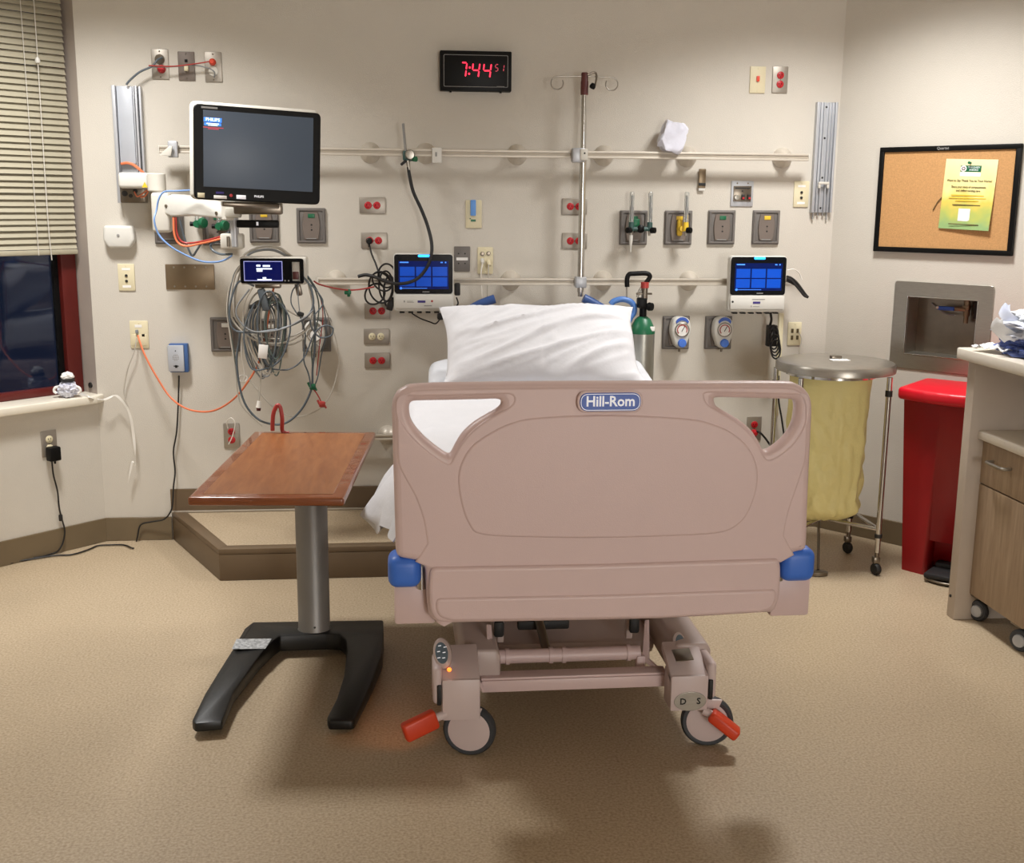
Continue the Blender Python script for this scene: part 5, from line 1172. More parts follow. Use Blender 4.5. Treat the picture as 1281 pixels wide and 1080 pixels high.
# base
bpart(MB().box((0.50, 1.2, 0.05), (BX+0.02, -1.35, 0.20), 0.02), 'base_pan', 'bed_frame')
CZ = 0.075; CY = -2.22
for s, px, cx in ((-1, 588, onY(588, 919, CY).x), (1, 886, onY(886, 903, CY).x)):
    # side beam of the base with its caster cover
    bx = cx - s*0.012
    in_ = cx - s*0.035
    beam = MB().prism([(in_-0.058, -2.14, 0.185), (in_+0.058, -2.14, 0.185), (in_+0.058, -2.14, 0.265), (in_+0.045, -2.14, 0.285), (in_-0.045, -2.14, 0.285), (in_-0.058, -2.14, 0.265)], (0, 1.55, 0), 0.008)
    bpart(beam, 'base_beam', 'bed_frame')
    X0 = onY(553 if s < 0 else 886, 870, -2.25).x; X1 = onY(601 if s < 0 else 839, 870, -2.25).x; xm = (X0+X1)/2
    Zb = onY(576 if s < 0 else 862, 902 if s < 0 else 890, -2.25).z; Zt = onY(576 if s < 0 else 862, 851 if s < 0 else 846, -2.25).z
    cov = MB().prism([(X1, -2.25, Zb), (X0, -2.25, Zb), (X0, -2.25, Zt), (X1, -2.25, Zt)], (0, 0.085, 0), 0.006)
    cov.prism([(X1, -2.246, Zt-0.03), (X0, -2.246, Zt-0.03), (X0, -2.246, Zt-0.002), (X1, -2.246, Zt-0.002)], (0, 0.13, 0.055), 0.006)
    cov.box((0.026, 0.12, 0.11), (X0+s*0.012, -2.185, Zt-0.02), 0.012, None, 3)
    hc = bpart(cov, 'caster_cover', 'bed_light')
    k = MB().box((0.012, 0.02, 0.06), (X0+s*0.008, -2.240, Zt-0.045), 0.003); bpart(k, 'pedal_slot', 'ink_black')
    wyaw = Matrix.Rotation(math.radians(-14 if s < 0 else -10), 4, 'Z')
    ax = (wyaw @ Vector((0, -1, 0)))
    cc = Vector((cx, CY+0.015, CZ))
    wh = bpart(MB().lathe([(0.055, -0.014), (0.070, -0.014), (0.0755, -0.006), (0.0755, 0.008), (0.070, 0.015), (0.060, 0.015), (0.055, 0.012)], cc, ax, 40), 'caster_tire', 'tire', None, 'dark grey caster tyre')
    bpart(MB().lathe([(0.0, 0.014), (0.045, 0.018), (0.060, 0.015), (0.062, 0.010), (0.062, -0.012), (0, -0.014)][::-1], cc, ax, 36), 'wheel_disc', 'bed_light')
    fk = cc + ax*0.025
    bpart(MB().prism([fk+wyaw@V(-0.04, 0, 0.075), fk+wyaw@V(0.04, 0, 0.075), fk+wyaw@V(0.028, 0, 0.045), fk+wyaw@V(-0.010, 0, 0.035)], -ax*0.008, 0.003), 'caster_fork', 'bed_light')
    # brake pedal
    if s < 0: pp = [(558, 893), (546, 898), (530, 906), (505, 918)]
    else: pp = [(880, 889), (889, 893), (905, 906), (923, 920)]
    A_ = onY(*pp[1], CY-0.03); B_ = onY(*pp[3], CY-0.06); d = (B_-A_); L = d.length; d.normalize()
    rot = Vector((1, 0, 0)).rotation_difference(d).to_matrix().to_4x4()
    pd = MB().box((L, 0.055, 0.034), (A_+B_)/2, 0.009, rot, 3)
    bpart(pd, 'brake_pedal', 'pedal', None, 'orange red brake pedal')
    a0 = onY(*pp[0], CY-0.02); bpart(MB().cyl(a0, A_+d*0.01, 0.012, 12), 'pedal_arm', 'bed_light')
    # head end casters
    hcx = cx; hy = -0.80
    bpart(MB().lathe([(0, -0.014), (0.072, -0.014), (0.0755, 0), (0.072, 0.014), (0, 0.014)], (hcx, hy, CZ), (1, 0.2, 0), 28), 'caster_tire', 'tire')
    bpart(MB().box((0.05, 0.09, 0.11), (hcx, hy, 0.19), 0.01), 'caster_fork', 'bed_light')
# oval plate on the right cover, labels, control pads
q = onY(863, 877, -2.247)
b = curve_mesh([[V(0.047*math.cos(2*PI*k/28), 0.029*math.sin(2*PI*k/28)) for k in range(28)]], 0.004, 0.001); b.transform(Matrix.Translation(q+V(0, -0.003, 0)))
pl = bpart(MB().mesh(b), 'emblem_plate', 'steel', None, 'oval metal emblem plate'); 
tx = text_mesh('D', 0.026, 0.0005, 'CENTER', 0.0006); tx.transform(Matrix.Translation(q+V(-0.021, -0.0056, 0)))
tx2 = text_mesh('S', 0.026, 0.0005, 'CENTER', 0.0006); tx2.transform(Matrix.Translation(q+V(0.024, -0.0056, 0)))
MB().mesh(tx).mesh(tx2).obj('emblem_lettering', M['ink_black'], bed, True, shade=False)
def pad(pts, Z, name, m, th=0.006):
    P = [onY(x, y, Y) for x, y, Y in pts]; n = (P[1]-P[0]).cross(P[2]-P[0]).normalized()
    if n.y > 0: n = -n
    return bpart(MB().prism(P, n*th, 0.002), name, m)
q = onY(555, 820, -2.20)
k = MB().lathe([(0.030, 0), (0.030, 0.016), (0.024, 0.022), (0, 0.022)], q+V(0, 0.01, 0), (-0.25, -0.8, 0.45), 24, (0.85, 1.45)); bpart(k, 'control_pod', 'bed_frame')
dv = Vector((-0.25, -0.8, 0.45)).normalized()
M['pad'] = mat('control_pad_slate', '#56646e', 0.5, var=0.2, scale=60)
k = MB().lathe([(0.021, 0), (0.021, 0.001), (0, 0.001)], q+V(0, 0.01, 0)+dv*0.0222, dv, 24, (0.85, 1.45)); bpart(k, 'control_pad', 'pad')
k = MB()
ux_ = Vector((1, -0.25/0.8*1.0, 0)).normalized(); ux_ = (ux_-dv*ux_.dot(dv)).normalized(); uz_ = dv.cross(ux_)
if uz_.z < 0: uz_ = -uz_
for i_, (du, dz_) in enumerate(((-0.008, 0.018), (0.008, 0.016), (-0.009, 0.002), (0.007, 0.001), (-0.006, -0.015), (0.008, -0.014))):
    k.cyl(q+V(0, 0.01, 0)+dv*0.0234+ux_*(du-0.004)+uz_*dz_, q+V(0, 0.01, 0)+dv*0.0234+ux_*(du+0.004)+uz_*(dz_+0.002), 0.0014, 6)
bpart(k, 'pad_marks', 'ink_white')['kind'] = 'stuff'
q = onY(562, 838, -2.235); bpart(MB().lathe([(0.0065, 0), (0.005, 0.004), (0, 0.005)], q, (0, -1, 0), 12), 'brake_light', 'led_amber')
q = onY(847, 806, -2.10); k = MB().lathe([(0.026, 0), (0.026, 0.012), (0.02, 0.016), (0, 0.016)], q, (0.35, -0.6, 0.6), 24, (0.85, 1.3)); bpart(k, 'control_pod', 'bed_frame')
dv = Vector((0.35, -0.6, 0.6)).normalized(); k = MB().lathe([(0.018, 0), (0.018, 0.001), (0, 0.001)], q+dv*0.0162, dv, 24, (0.85, 1.3)); bpart(k, 'control_pad', 'pad')
k = MB().prism([onZ(x, y, 0.289) for x, y in ((840, 814), (862, 812), (868, 826), (846, 829))], (0, 0, 0.003), 0.001); bpart(k, 'warning_label', 'steel_dark')
# lifting gear between the beams
xa = onY(620, 822, -2.05); xb = onY(800, 818, -2.05)
k = MB().cyl((xa.x, -2.05, xa.z), (xb.x, -2.05, xa.z), 0.021, 20)
for f in (0.08, 0.38, 0.47, 0.92):
    x = xa.x+(xb.x-xa.x)*f; k.cyl((x-0.006, -2.05, xa.z), (x+0.006, -2.05, xa.z), 0.0245, 20)
bpart(k, 'lift_tube', 'bed')
ca_ = onY(602, 859, -2.16); cb_ = onY(834, 854, -2.16)
k = MB().box((cb_.x-ca_.x, 0.05, 0.012), ((ca_.x+cb_.x)/2, -2.135, ca_.z+0.018), 0.002).box((cb_.x-ca_.x, 0.012, 0.036), ((ca_.x+cb_.x)/2, -2.16, ca_.z), 0.004)
bpart(k, 'cross_channel', 'bed')
for s, xe, xc in ((-1, xa.x, ca_.x), (1, xb.x, cb_.x)):
    k = MB().prism([(xe+s*0.012, -2.05, xa.z+0.10), (xe+s*0.022, -2.05, xa.z+0.10), (xe+s*0.020, -2.08, xa.z-0.01), (xc+s*0.005, -2.17, ca_.z+0.01), (xc-s*0.004, -2.17, ca_.z-0.012), (xc-s*0.012, -2.16, ca_.z+0.012), (xe+s*0.006, -2.06, xa.z-0.02)], (s*0.006, 0.006, 0), 0.001, 1)
    bpart(k, 'link_arm', 'bed')
    bpart(MB().box((0.026, 0.03, 0.085), (xe+s*0.0, -2.06, xa.z-0.045), 0.004).cyl((xe, -2.08, xa.z-0.05), (xe, -2.07, xa.z-0.05), 0.008, 12), 'pivot_lug', 'bed')
    bpart(MB().box((0.02, 0.03, 0.20), (xe-s*0.02, -1.99, xa.z+0.12), 0.004, Matrix.Rotation(0.15, 4, 'X')), 'lift_arm', 'bed_frame')
    bpart(MB().box((0.03, 0.02, 0.05), (xe-s*0.012, -2.02, xa.z+0.075), 0.008), 'cable_boot', 'ink_black')
q = onY(680, 800, -1.95); bpart(MB().cyl((q.x, -2.04, xa.z), (q.x-0.03, -1.72, xa.z+0.16), 0.014, 14).cyl((q.x-0.015, -1.88, xa.z+0.08), (q.x-0.05, -1.55, xa.z+0.2), 0.024, 14), 'lift_actuator', 'steel_dark')
q = onY(682, 788, -1.95); bpart(MB().box((0.16, 0.03, 0.03), (q.x, -1.9, q.z), 0.006), 'actuator_bracket', 'ink_black')

# small amber brake lamps of the bed shining on the floor
for src, dst, w in (((556, 850, -2.24), (478, 900), 0.7), ((840, 862, -2.20), (838, 890), 0.25)):
    l = bpy.data.lights.new('brake_lamp', 'SPOT'); l.energy = w; l.color = (1.0, 0.30, 0.06); l.shadow_soft_size = 0.01; l.spot_size = math.radians(75); l.spot_blend = 1.0
    o = bpy.data.objects.new('brake_lamp', l); COL.objects.link(o); o.location = onY(*src)+V(-0.05 if src[0] < 700 else 0, 0, 0)
    o.rotation_euler = (onZ(*dst, 0.0)-o.location).to_track_quat('-Z', 'Y').to_euler()

# mattress, sheet, pillow
def mpath(t):
    y = -2.40+2.07*t
    x = 0.51+0.040*(y+2.5)
    f = max(0, (y+1.35)/1.02); a = math.radians(6)*min(1, f/0.15)
    return Vector((x, y, 0.69+0.115*max(0, f-0.06)/0.94)), a
sec = rrect(0.93, 0.165, 0.055, 0, 0, 6)
mb = MB(); nv = 40
def mfn(u, v):
    p, a = mpath(v); q = sec[int(round(u*len(sec))) % len(sec)]
    k = 1.0
    if v < 0.02 or v > 0.98: k = 0.93
    w = 1+0.01*noise.noise(Vector((q.x*3, v*9, q.y*5)))
    return p + Vector((q.x*k*w, 0, 0)) + Vector((0, -math.sin(a), math.cos(a)))*q.y*k
mb.grid(mfn, len(sec), nv, True)
bmesh.ops.holes_fill(mb.bm, edges=[e for e in mb.bm.edges if e.is_boundary]); bmesh.ops.recalc_face_normals(mb.bm, faces=mb.bm.faces)
tag(mb.obj('mattress', M['sheet'], None, True, 60), 'mattress in a white fitted sheet on the bed, raised towards the head', 'mattress')
# loose white sheet over the foot half, its left edge hanging out past the footboard
def shfn(u, v):
    # u along the bed from foot to middle, v from the left free edge to the right
    y = -2.37+1.50*u
    zt = 0.780 + 0.006*noise.noise(Vector((u*6, v*5, 1)))
    if y > -1.30: zt += (y+1.30)*0.12
    xe = -0.035+0.030*(y+2.5)
    s = (v-0.34)/0.66
    if s >= 0:
        return Vector((xe+0.03+s*0.94, y, zt + 0.004*math.sin(u*19+v*7) - 0.03*max(0, 0.08-s)/0.08))
    d = -s/0.515
    w = math.exp(-((y+1.83)/0.22)**2)
    fold = 0.014*math.sin(u*46+d*3)*d
    x = xe + 0.03 - (0.02+0.135*w)*d**0.85 + fold
    z = zt - 0.03 - (0.07+0.09*w)*d**1.15 - w*0.07*max(0, d-0.55)*(1+math.sin(u*31)) + 0.012*math.sin(u*27+1)*d
    if d > 0.8: x += 0.10*w*(d-0.8)/0.2*(0.5+0.5*math.sin(u*23))
    return Vector((x, y + 0.05*d*(u-0.45), z))
mb = MB().sheet(shfn, 46, 46, 0.004)
tag(mb.obj('loose_sheet', M['linen'], None, True, 60), 'loose white sheet over the bed with its left edge hanging out past the footboard', 'sheet')

def pillow(label, c, tilt, w, h, th, seed=0):
    rot = Matrix.Translation(c) @ Matrix.Rotation(tilt, 4, 'X')
    N = 60; NV = 44
    bm = bmesh.new(); lay = []
    for sgn in (1, -1):
        g = []
        for i in range(N+1):
            row = []
            for j in range(NV+1):
                a = -1+2*i/N; b = -1+2*j/NV
                # corners pulled outwards like ears, edges drawn in
                x = a*w/2*(1-0.05*(1-b*b)+0.02*abs(b)**6); z = b*h/2*(1-0.06*(1-a*a))
                prof = ((1-abs(a)**3.2)*(1-abs(b)**2.6))**0.62
                wr = noise.noise(Vector((a*1.5+seed, b*1.3, 3)))*0.014
                tt_ = a*0.86+b*0.5; ss_ = a*0.5-b*0.86+0.10*math.sin(tt_*2.2)
                wr += 0.015*(1-2*abs(noise.noise(Vector((ss_*2.6+seed, tt_*0.6, seed+2)))))**3 + 0.007*(1-2*abs(noise.noise(Vector((ss_*5.5, tt_*0.9+5, seed+6)))))**4 - 0.006
                cr = 0.010*math.exp(-((a+0.02+0.03*b)/0.010)**2) + 0.008*math.exp(-((a-(-0.48))/0.012)**2)     # ironed creases
                fold = 0.012*math.sin(9*(abs(a)+0.35*b))*max(0, abs(a)-0.66)*3
                t = th/2*prof + (wr+fold)*min(1, prof*1.4) - cr*0.5*prof
                ear = 0.015*math.sin(b*5+seed)*max(0, abs(a)-0.85)/0.15
                if sgn < 0: t = th/2*prof*0.95
                row.append(bm.verts.new(rot @ Vector((x, -sgn*t + ear, z + 0.012*noise.noise(Vector((a*4, 0, 5+seed)))*abs(b)**4))))
            g.append(row)
        lay.append(g)
        for i in range(N):
            for j in range(NV): bm.faces.new((g[i][j], g[i+1][j], g[i+1][j+1], g[i][j+1]) if sgn > 0 else (g[i][j], g[i][j+1], g[i+1][j+1], g[i+1][j]))
    bmesh.ops.remove_doubles(bm, verts=bm.verts, dist=0.0008)
    bmesh.ops.recalc_face_normals(bm, faces=bm.faces)
    mb = MB(); mb._merge(bm)
    return tag(mb.obj('pillow', M['linen'], None, True, 70), label, 'pillow')
pillow('plump white pillow propped at the head of the bed', onY(677, 432, -0.76), math.radians(-48), 0.78, 0.42, 0.21, 4)

# ------------------------------------------------------------------ overbed table
TZ = 0.72
tb = thing('overbed_table', 'overbed table with a cherry wood top, grey column and black U shaped base', 'table', onZ(392, 800, 0))
tc = [onZ(x, y, TZ) for x, y in ((234.5, 623), (430, 624), (470.5, 540.5), (317, 541))]
# square the corners up: average the two long edges
lv = ((tc[3]-tc[0])+(tc[2]-tc[1]))*0.5; wv = ((tc[1]-tc[0])+(tc[2]-tc[3]))*0.5; cc = sum(tc, Vector())/4
wdir = Vector((lv.y, -lv.x, 0)).normalized(); lv_ = lv*0.5; wv_ = wdir*(wv.length*0.5)
tq = [cc-lv_-wv_, cc-lv_+wv_, cc+lv_+wv_, cc+lv_-wv_]
def inset(q, d):
    l = lv.normalized(); return [q[0]+(l+wdir)*d, q[1]+(l-wdir)*d, q[2]+(-l-wdir)*d, q[3]+(-l+wdir)*d]
MB().prism([p-V(0, 0, 0.024) for p in tq], (0, 0, 0.026), 0.008, 3).obj('edge_moulding', M['table_edge'], tb, True)
MB().prism([p+V(0, 0, 0.0005) for p in inset(tq, 0.035)], (0, 0, 0.003), 0.0012, 1).obj('tabletop', M['tabletop'], tb, True)
MB().prism([p-V(0, 0, 0.045) for p in inset(tq, 0.08)], (0, 0, 0.022), 0.004).obj('underframe', M['tbl_base'], tb, True)
pc = onZ(393, 786, 0.085); 
MB().lathe([(0.060, 0.07), (0.060, 0.078), (0.056, 0.085), (0.056, TZ-0.045)], (pc.x, pc.y+0.01, 0), seg=28, scale=(0.98, 0.8)).obj('column', M['tbl_col'], tb, True)
MB().lathe([(0.004, 0), (0, 0.002)], (pc.x+0.005, pc.y-0.035, 0.10), (0, -1, 0), 8).obj('screw', M['ink_black'], tb, True)
bo = [(316.5, 778), (479.5, 775.5), (480, 793), (478, 818), (466, 852), (444, 900), (440, 902), (411, 902), (409, 897), (421, 874), (430, 846), (434, 815), (432, 800), (425, 794), (408, 793), (350, 795), (342, 801), (326, 818), (306, 846), (292, 866), (284, 888), (278, 902), (244, 905), (240, 901), (256, 868), (272, 842), (291, 812), (306, 786)]
bz = 0.078
def bzt(y): return 0.080-0.030*max(0, min(1, (y-800)/95))
tb_ = bmesh.new()
tt = [tb_.verts.new(onZ(x, y, bzt(y))) for x, y in bo]; bb_ = [tb_.verts.new(onZ(x, y, bzt(y))-V(0, 0, 0.060-0.030*max(0, min(1, (y-800)/95)))) for x, y in bo]
for i in range(len(bo)):
    j = (i+1) % len(bo); tb_.faces.new((tt[i], tt[j], bb_[j], bb_[i]))
tb_.faces.new(tt[::-1]); tb_.faces.new(bb_)
bmesh.ops.recalc_face_normals(tb_, faces=tb_.faces)
bmesh.ops.bevel(tb_, geom=list(tb_.edges), offset=0.006, segments=2, affect='EDGES', profile=0.5)
mb = MB(); mb._merge(tb_); mb.obj('base', M['tbl_base'], tb, True)
st = [(296, 800), (340, 799.5), (332, 812), (290, 812.5)]
M['sticker_noise'] = mat('foil_sticker', '#c9cbcc', 0.5, var=0.0, scale=90, c2='#74777a')
MB().prism([onZ(x, y, bzt(y)+0.001) for x, y in st], (0, 0, 0.0012)).obj('sticker', M['sticker_noise'], tb, True)
for px, py in ((264, 886), (426, 884), (330, 784), (462, 784)):
    q = onZ(px, py, bzt(py)); MB().cyl((q.x, q.y, 0.0), (q.x, q.y, 0.028), 0.012, 14).obj('caster', M['ink_black'], tb, True)

# ------------------------------------------------------------------ linen hamper
HZ = 0.90
hc = onZ(1045.5, 451, HZ); 
hm = thing('linen_hamper', 'round topped linen hamper with a steel lid and yellow liner bag on a wheeled frame', 'hamper', (hc.x, hc.y, 0))
rl = (onY(1116, 460, hc.y).x-onY(975, 460, hc.y).x)/2
MB().lathe([(0, HZ+0.006), (rl*0.5, HZ+0.003), (rl-0.02, HZ), (rl-0.006, HZ-0.004), (rl, HZ-0.014), (rl, HZ-0.040), (rl-0.004, HZ-0.042), (rl-0.004, HZ-0.02), (0, HZ-0.012)], (hc.x, hc.y, 0), seg=56).obj('lid', M['steel'], hm, True)
MB().box((0.075, 0.045, 0.003), (hc.x+0.005, hc.y-0.03, HZ+0.006), 0.001).obj('lid_label', M['paper'], hm, True)
k = MB()
for i in range(3): k.box((0.010, 0.012, 0.001), (hc.x-0.017+i*0.021, hc.y-0.034, HZ+0.0082))
k.obj('label_print', M['ink_grey'], hm, True)
MB().box((0.045, 0.03, 0.014), (hc.x+0.004, hc.y+0.012, HZ+0.012), 0.003).obj('lid_grip', M['steel_dark'], hm, True)
MB().lathe([(0.173, 0), (0.187, 0), (0.187, 0.012), (0.173, 0.012), (0.173, 0)], (hc.x-0.016, hc.y, HZ-0.06), seg=40).obj('hoop', M['chrome'], hm, True)
zbag = onY(1050, 655, hc.y-0.1).z
def bagfn(u, v):
    a = 2*PI*u; z = HZ-0.045-(HZ-0.045-zbag)*v
    r = 0.172 - 0.006*v
    e = 1/ (abs(math.cos(a))**2.6+abs(math.sin(a))**2.6)**(1/2.6)
    r *= (1-0.11*v) + (e-1)*0.5*v
    w = 0.016*noise.noise(Vector((math.cos(a)*2.2, math.sin(a)*2.2, z*2.2+3)))*min(1, v*5) + 0.010*noise.noise(Vector((math.cos(a)*6, math.sin(a)*6, z*3)))*min(1, v*4) + 0.010*(abs(noise.noise(Vector((math.cos(a)*4+z*5, math.sin(a)*4, z*9))))*2-0.5)*min(1, v*3)*(0.4+v)
    if v > 0.9: r *= 1-((v-0.9)/0.1)**2*0.55
    zz = z+0.02*noise.noise(Vector((a*1.5, 2, 0)))*v
    return Vector((hc.x-0.016-0.004*v+(r+w)*math.cos(a), hc.y+(r+w)*math.sin(a)*0.93, zz))
mb = MB().grid(bagfn, 96, 60, True)
bmesh.ops.holes_fill(mb.bm, edges=[e for e in mb.bm.edges if e.is_boundary])
bmesh.ops.recalc_face_normals(mb.bm, faces=mb.bm.faces)
mb.obj('liner_bag', M['bag'], hm, True, 60)
# frame: four posts, low cross bars, casters
FRX = onY(1084, 690, hc.y-0.22)
posts = [(0.172, -0.16), (-0.205, -0.16), (0.172, 0.15), (-0.205, 0.15)]
for i, (dx, dy) in enumerate(posts):
    x, y = hc.x+dx, hc.y+dy
    MB().cyl((x, y, 0.10), (x, y, HZ-0.05), 0.0115, 14).obj('post', M['chrome'], hm, True)
    MB().cyl((x, y, HZ-0.13), (x, y, HZ-0.105), 0.0145, 14).obj('post_collar', M['ink_black'], hm, True)
    MB().cyl((x, y, 0.165), (x, y, 0.18), 0.016, 14).obj('post_collar', M['ink_black'], hm, True)
    MB().lathe([(0, -0.012), (0.022, -0.012), (0.026, -0.006), (0.026, 0.006), (0.022, 0.012), (0, 0.012)], (x, y, 0.026), (1, 0.3, 0), 20).obj('caster_wheel', M['ink_black'], hm, True)
    MB().box((0.03, 0.03, 0.03), (x, y+0.006, 0.065), 0.006).cyl((x, y, 0.06), (x, y, 0.12), 0.009, 12).obj('caster_fork', M['steel_dark'], hm, True)
b = MB()
P_ = [(hc.x+dx, hc.y+dy) for dx, dy in posts]
zc_ = 0.20
b.cyl((P_[0][0], P_[0][1], zc_), (P_[3][0], P_[3][1], zc_+0.02), 0.009, 12).cyl((P_[1][0], P_[1][1], zc_), (P_[2][0], P_[2][1], zc_+0.02), 0.009, 12)
b.cyl((P_[0][0], P_[0][1], zc_), (P_[2][0], P_[2][1], zc_), 0.009, 12).cyl((P_[1][0], P_[1][1], zc_), (P_[3][0], P_[3][1], zc_), 0.009, 12)
b.cyl((P_[2][0], P_[2][1], zc_), (P_[3][0], P_[3][1], zc_), 0.009, 12)
b.obj('cross_bar', M['chrome'], hm, True)
MB().cyl((hc.x-0.03, hc.y, zc_), (hc.x-0.07, hc.y-0.13, 0.02), 0.006, 10).obj('pedal_rod', M['steel_dark'], hm, True)
MB().lathe([(0.04, 0), (0.04, 0.012), (0.03, 0.016), (0, 0.016)], (hc.x-0.075, hc.y-0.15, 0.004), seg=20, scale=(1, 0.6)).obj('foot_pedal', M['steel_dark'], hm, True)

# ------------------------------------------------------------------ red step-on bin against the right wall
b0 = onZ(1128, 712.5, 0.0)
bd = Vector((math.cos(math.radians(44)), -math.sin(math.radians(44)), 0))                                     # its front runs along the right wall
bt = thing('step_on_bin', 'tall red step on waste bin with a bright red lid beside the counter', 'bin', b0+bd*0.172+Vector((bd.y, -bd.x, 0))*-0.119, -math.radians(44))
zl_ = onP(1126, 492, b0, Vector((bd.y, -bd.x, 0))).z
BW, BD, BH = 0.42, 0.29, zl_-0.005
zc0, zc1 = 0.0, 0.135
mb = MB()
def ring(z, k, bow):
    w = BW*k; d = BD*k; pts = []
    for i in range(9):
        f = i/8; pts.append(V(-w/2+w*f, -d/2-bow*math.sin(PI*f), z))
    pts += [V(w/2, d/2, z), V(-w/2, d/2, z)]
    return pts
lo, hi = ring(0.0, 0.82, 0.022), ring(BH, 1.0, 0.024)
t_ = bmesh.new(); a = [t_.verts.new(p) for p in lo]; b_ = [t_.verts.new(p) for p in hi]; n = len(a)
for i in range(n): t_.faces.new((a[i], a[(i+1) % n], b_[(i+1) % n], b_[i]))
t_.faces.new(a[::-1]); t_.faces.new(b_); bmesh.ops.recalc_face_normals(t_, faces=t_.faces)
mb._merge(t_)
body = mb.obj('body', M['binred'], bt, angle=30)
cut = MB().box((0.19, 0.16, 0.20), (0.035, -BD/2-0.0, 0.06), 0.006).obj('cutter', None, None)
cut.matrix_world = bt.matrix_basis
body.modifiers.new('pocket', 'BOOLEAN').object = cut
body.modifiers['pocket'].solver = 'EXACT'
bpy.context.view_layer.update()
dg = bpy.context.evaluated_depsgraph_get()
nm = bpy.data.meshes.new_from_object(body.evaluated_get(dg)); body.modifiers.clear(); old = body.data; body.data = nm
bpy.data.objects.remove(cut)
lp = ring(0, 1.10, 0.05)
lidp = [V(p.x*1.0, p.y*1.08, BH-0.012) for p in lp]
MB().prism(lidp, (0, 0, 0.052), 0.016, 3).obj('lid', M['binlid'], bt, angle=50)
mk = curve_mesh([[V(0.02*math.cos(2*PI*k/16), 0.02*math.sin(2*PI*k/16)) for k in range(16)], [V(0.014*math.cos(2*PI*k/16), 0.014*math.sin(2*PI*k/16)) for k in range(16)]], 0.001); mk.transform(Matrix.Translation((0.07, -BD/2+0.03, BH+0.0405)) @ Matrix.Rotation(-PI/2, 4, 'X'))
MB().mesh(mk).obj('lid_symbol', M['ink_black'], bt)
MB().box((0.16, 0.17, 0.022), (0.035, -BD/2+0.0, 0.03), 0.008).box((0.15, 0.05, 0.05), (0.035, -BD/2+0.06, 0.035), 0.01).obj('pedal', M['blackmatte'], bt)
MB().tube([(-0.055, -BD/2+0.02, 0.012), (-0.04, -BD/2-0.06, 0.012), (0.035, -BD/2-0.09, 0.012), (0.11, -BD/2-0.06, 0.012), (0.125, -BD/2+0.02, 0.012)], 0.006, 8).obj('pedal_rim', M['steel_dark'], bt)

# ------------------------------------------------------------------ counter, end panel and rolling cabinet
CT = 1.03
k0 = onZ(1197, 434.5, CT); KX, KY = k0.x, k0.y
ct = thing('counter', 'pale laminate counter with a tall end panel at the right edge of the room', 'counter', (KX+0.3, KY-0.8, 0))
MB().box((0.70, 1.75, 0.042), (KX+0.35, KY-0.875, CT-0.021), 0.006).obj('worktop', M['counter'], ct, True)
MB().box((0.68, 0.055, CT-0.042), (KX+0.025+0.34, KY-0.075, (CT-0.042)/2), 0.003).obj('end_panel', M['panel'], ct, True)
MB().box((0.02, 1.7, CT-0.042), (KX+0.69, KY-0.88, (CT-0.042)/2)).obj('back_panel', M['panel'], ct, True)
MB().box((0.055, 1.6, 0.12), (KX+0.66, KY-0.92, CT-0.11)).obj('rear_support', M['panel'], ct, True)
MB().lathe([(0.006, 0), (0.006, 0.003), (0, 0.004)], (KX+0.024, KY-0.07, 0.085), (-1, 0, 0), 10).obj('screw', M['ink_black'], ct, True)
q = onX(1207, 648, KX+0.025); 
CBZ = 0.735
c0 = onZ(1214, 534.5, CBZ); CX = c0.x; CY0 = c0.y
cb = thing('rolling_cabinet', 'taupe wood grain rolling cabinet with a drawer and door under the counter', 'cabinet', (CX+0.28, CY0-0.22, 0))
CW = 0.50; cy1 = CY0-0.015; cy0 = cy1-0.42; ft = CX+0.022
MB().box((CW, cy1-cy0, CBZ-0.035-0.105), (ft+0.02+CW/2, (cy0+cy1)/2, (CBZ-0.035+0.105)/2), 0.002).obj('carcass', M['cabwood'], cb, True)
MB().box((CW+0.05, 0.47, 0.034), (CX+(CW+0.05)/2, (cy0+cy1)/2-0.005, CBZ-0.017), 0.008).obj('top', M['counter'], cb, True)
zd = 0.535
dr = MB().box((0.020, cy1-cy0-0.004, CBZ-0.037-zd-0.003), (ft+0.010, (cy0+cy1)/2, (CBZ-0.037+zd+0.003)/2), 0.002).obj('drawer', M['cabwood'], cb, True)
do = MB().box((0.020, cy1-cy0-0.004, zd-0.002-0.105), (ft+0.010, (cy0+cy1)/2, (zd-0.002+0.105)/2), 0.002).obj('door', M['cabwood'], cb, True)
ym = (cy0+cy1)/2+0.02; zh = 0.635
MB().tube([(ft, ym-0.06, zh), (ft-0.03, ym-0.055, zh), (ft-0.032, ym, zh), (ft-0.03, ym+0.055, zh), (ft, ym+0.06, zh)], 0.006, 8, 3).obj('handle', M['steel'], dr, True)
MB().lathe([(0.006, 0), (0.006, 0.012), (0.015, 0.02), (0.015, 0.03), (0, 0.033)], (ft, cy1-0.022, onX(1207, 650, ft-0.03).z), (-1, 0, 0), 18).obj('knob', M['steel'], do, True)
for yy in (cy1-0.06, cy0+0.06):
    for xx in (ft+0.035, ft+CW-0.03):
        MB().lathe([(0, -0.012), (0.034, -0.012), (0.040, -0.006), (0.040, 0.006), (0.034, 0.012), (0, 0.012)], (xx, yy, 0.040), (-0.8, -0.45, 0), 22).obj('caster_tire', M['tire'], cb, True)
        dv = Vector((-0.8, -0.45, 0)).normalized()
        MB().lathe([(0.024, 0), (0.022, 0.006), (0.008, 0.008), (0, 0.007)], Vector((xx, yy, 0.040))+dv*0.012, dv, 20).obj('caster_hub', M['channel'], cb, True)
        MB().box((0.06, 0.06, 0.008), (xx, yy, 0.100), 0.002).box((0.03, 0.03, 0.05), (xx+0.02, yy+0.01, 0.072), 0.006).obj('caster_fork', M['steel_dark'], cb, True)
q = onX(1207, 651, KX+0.025)

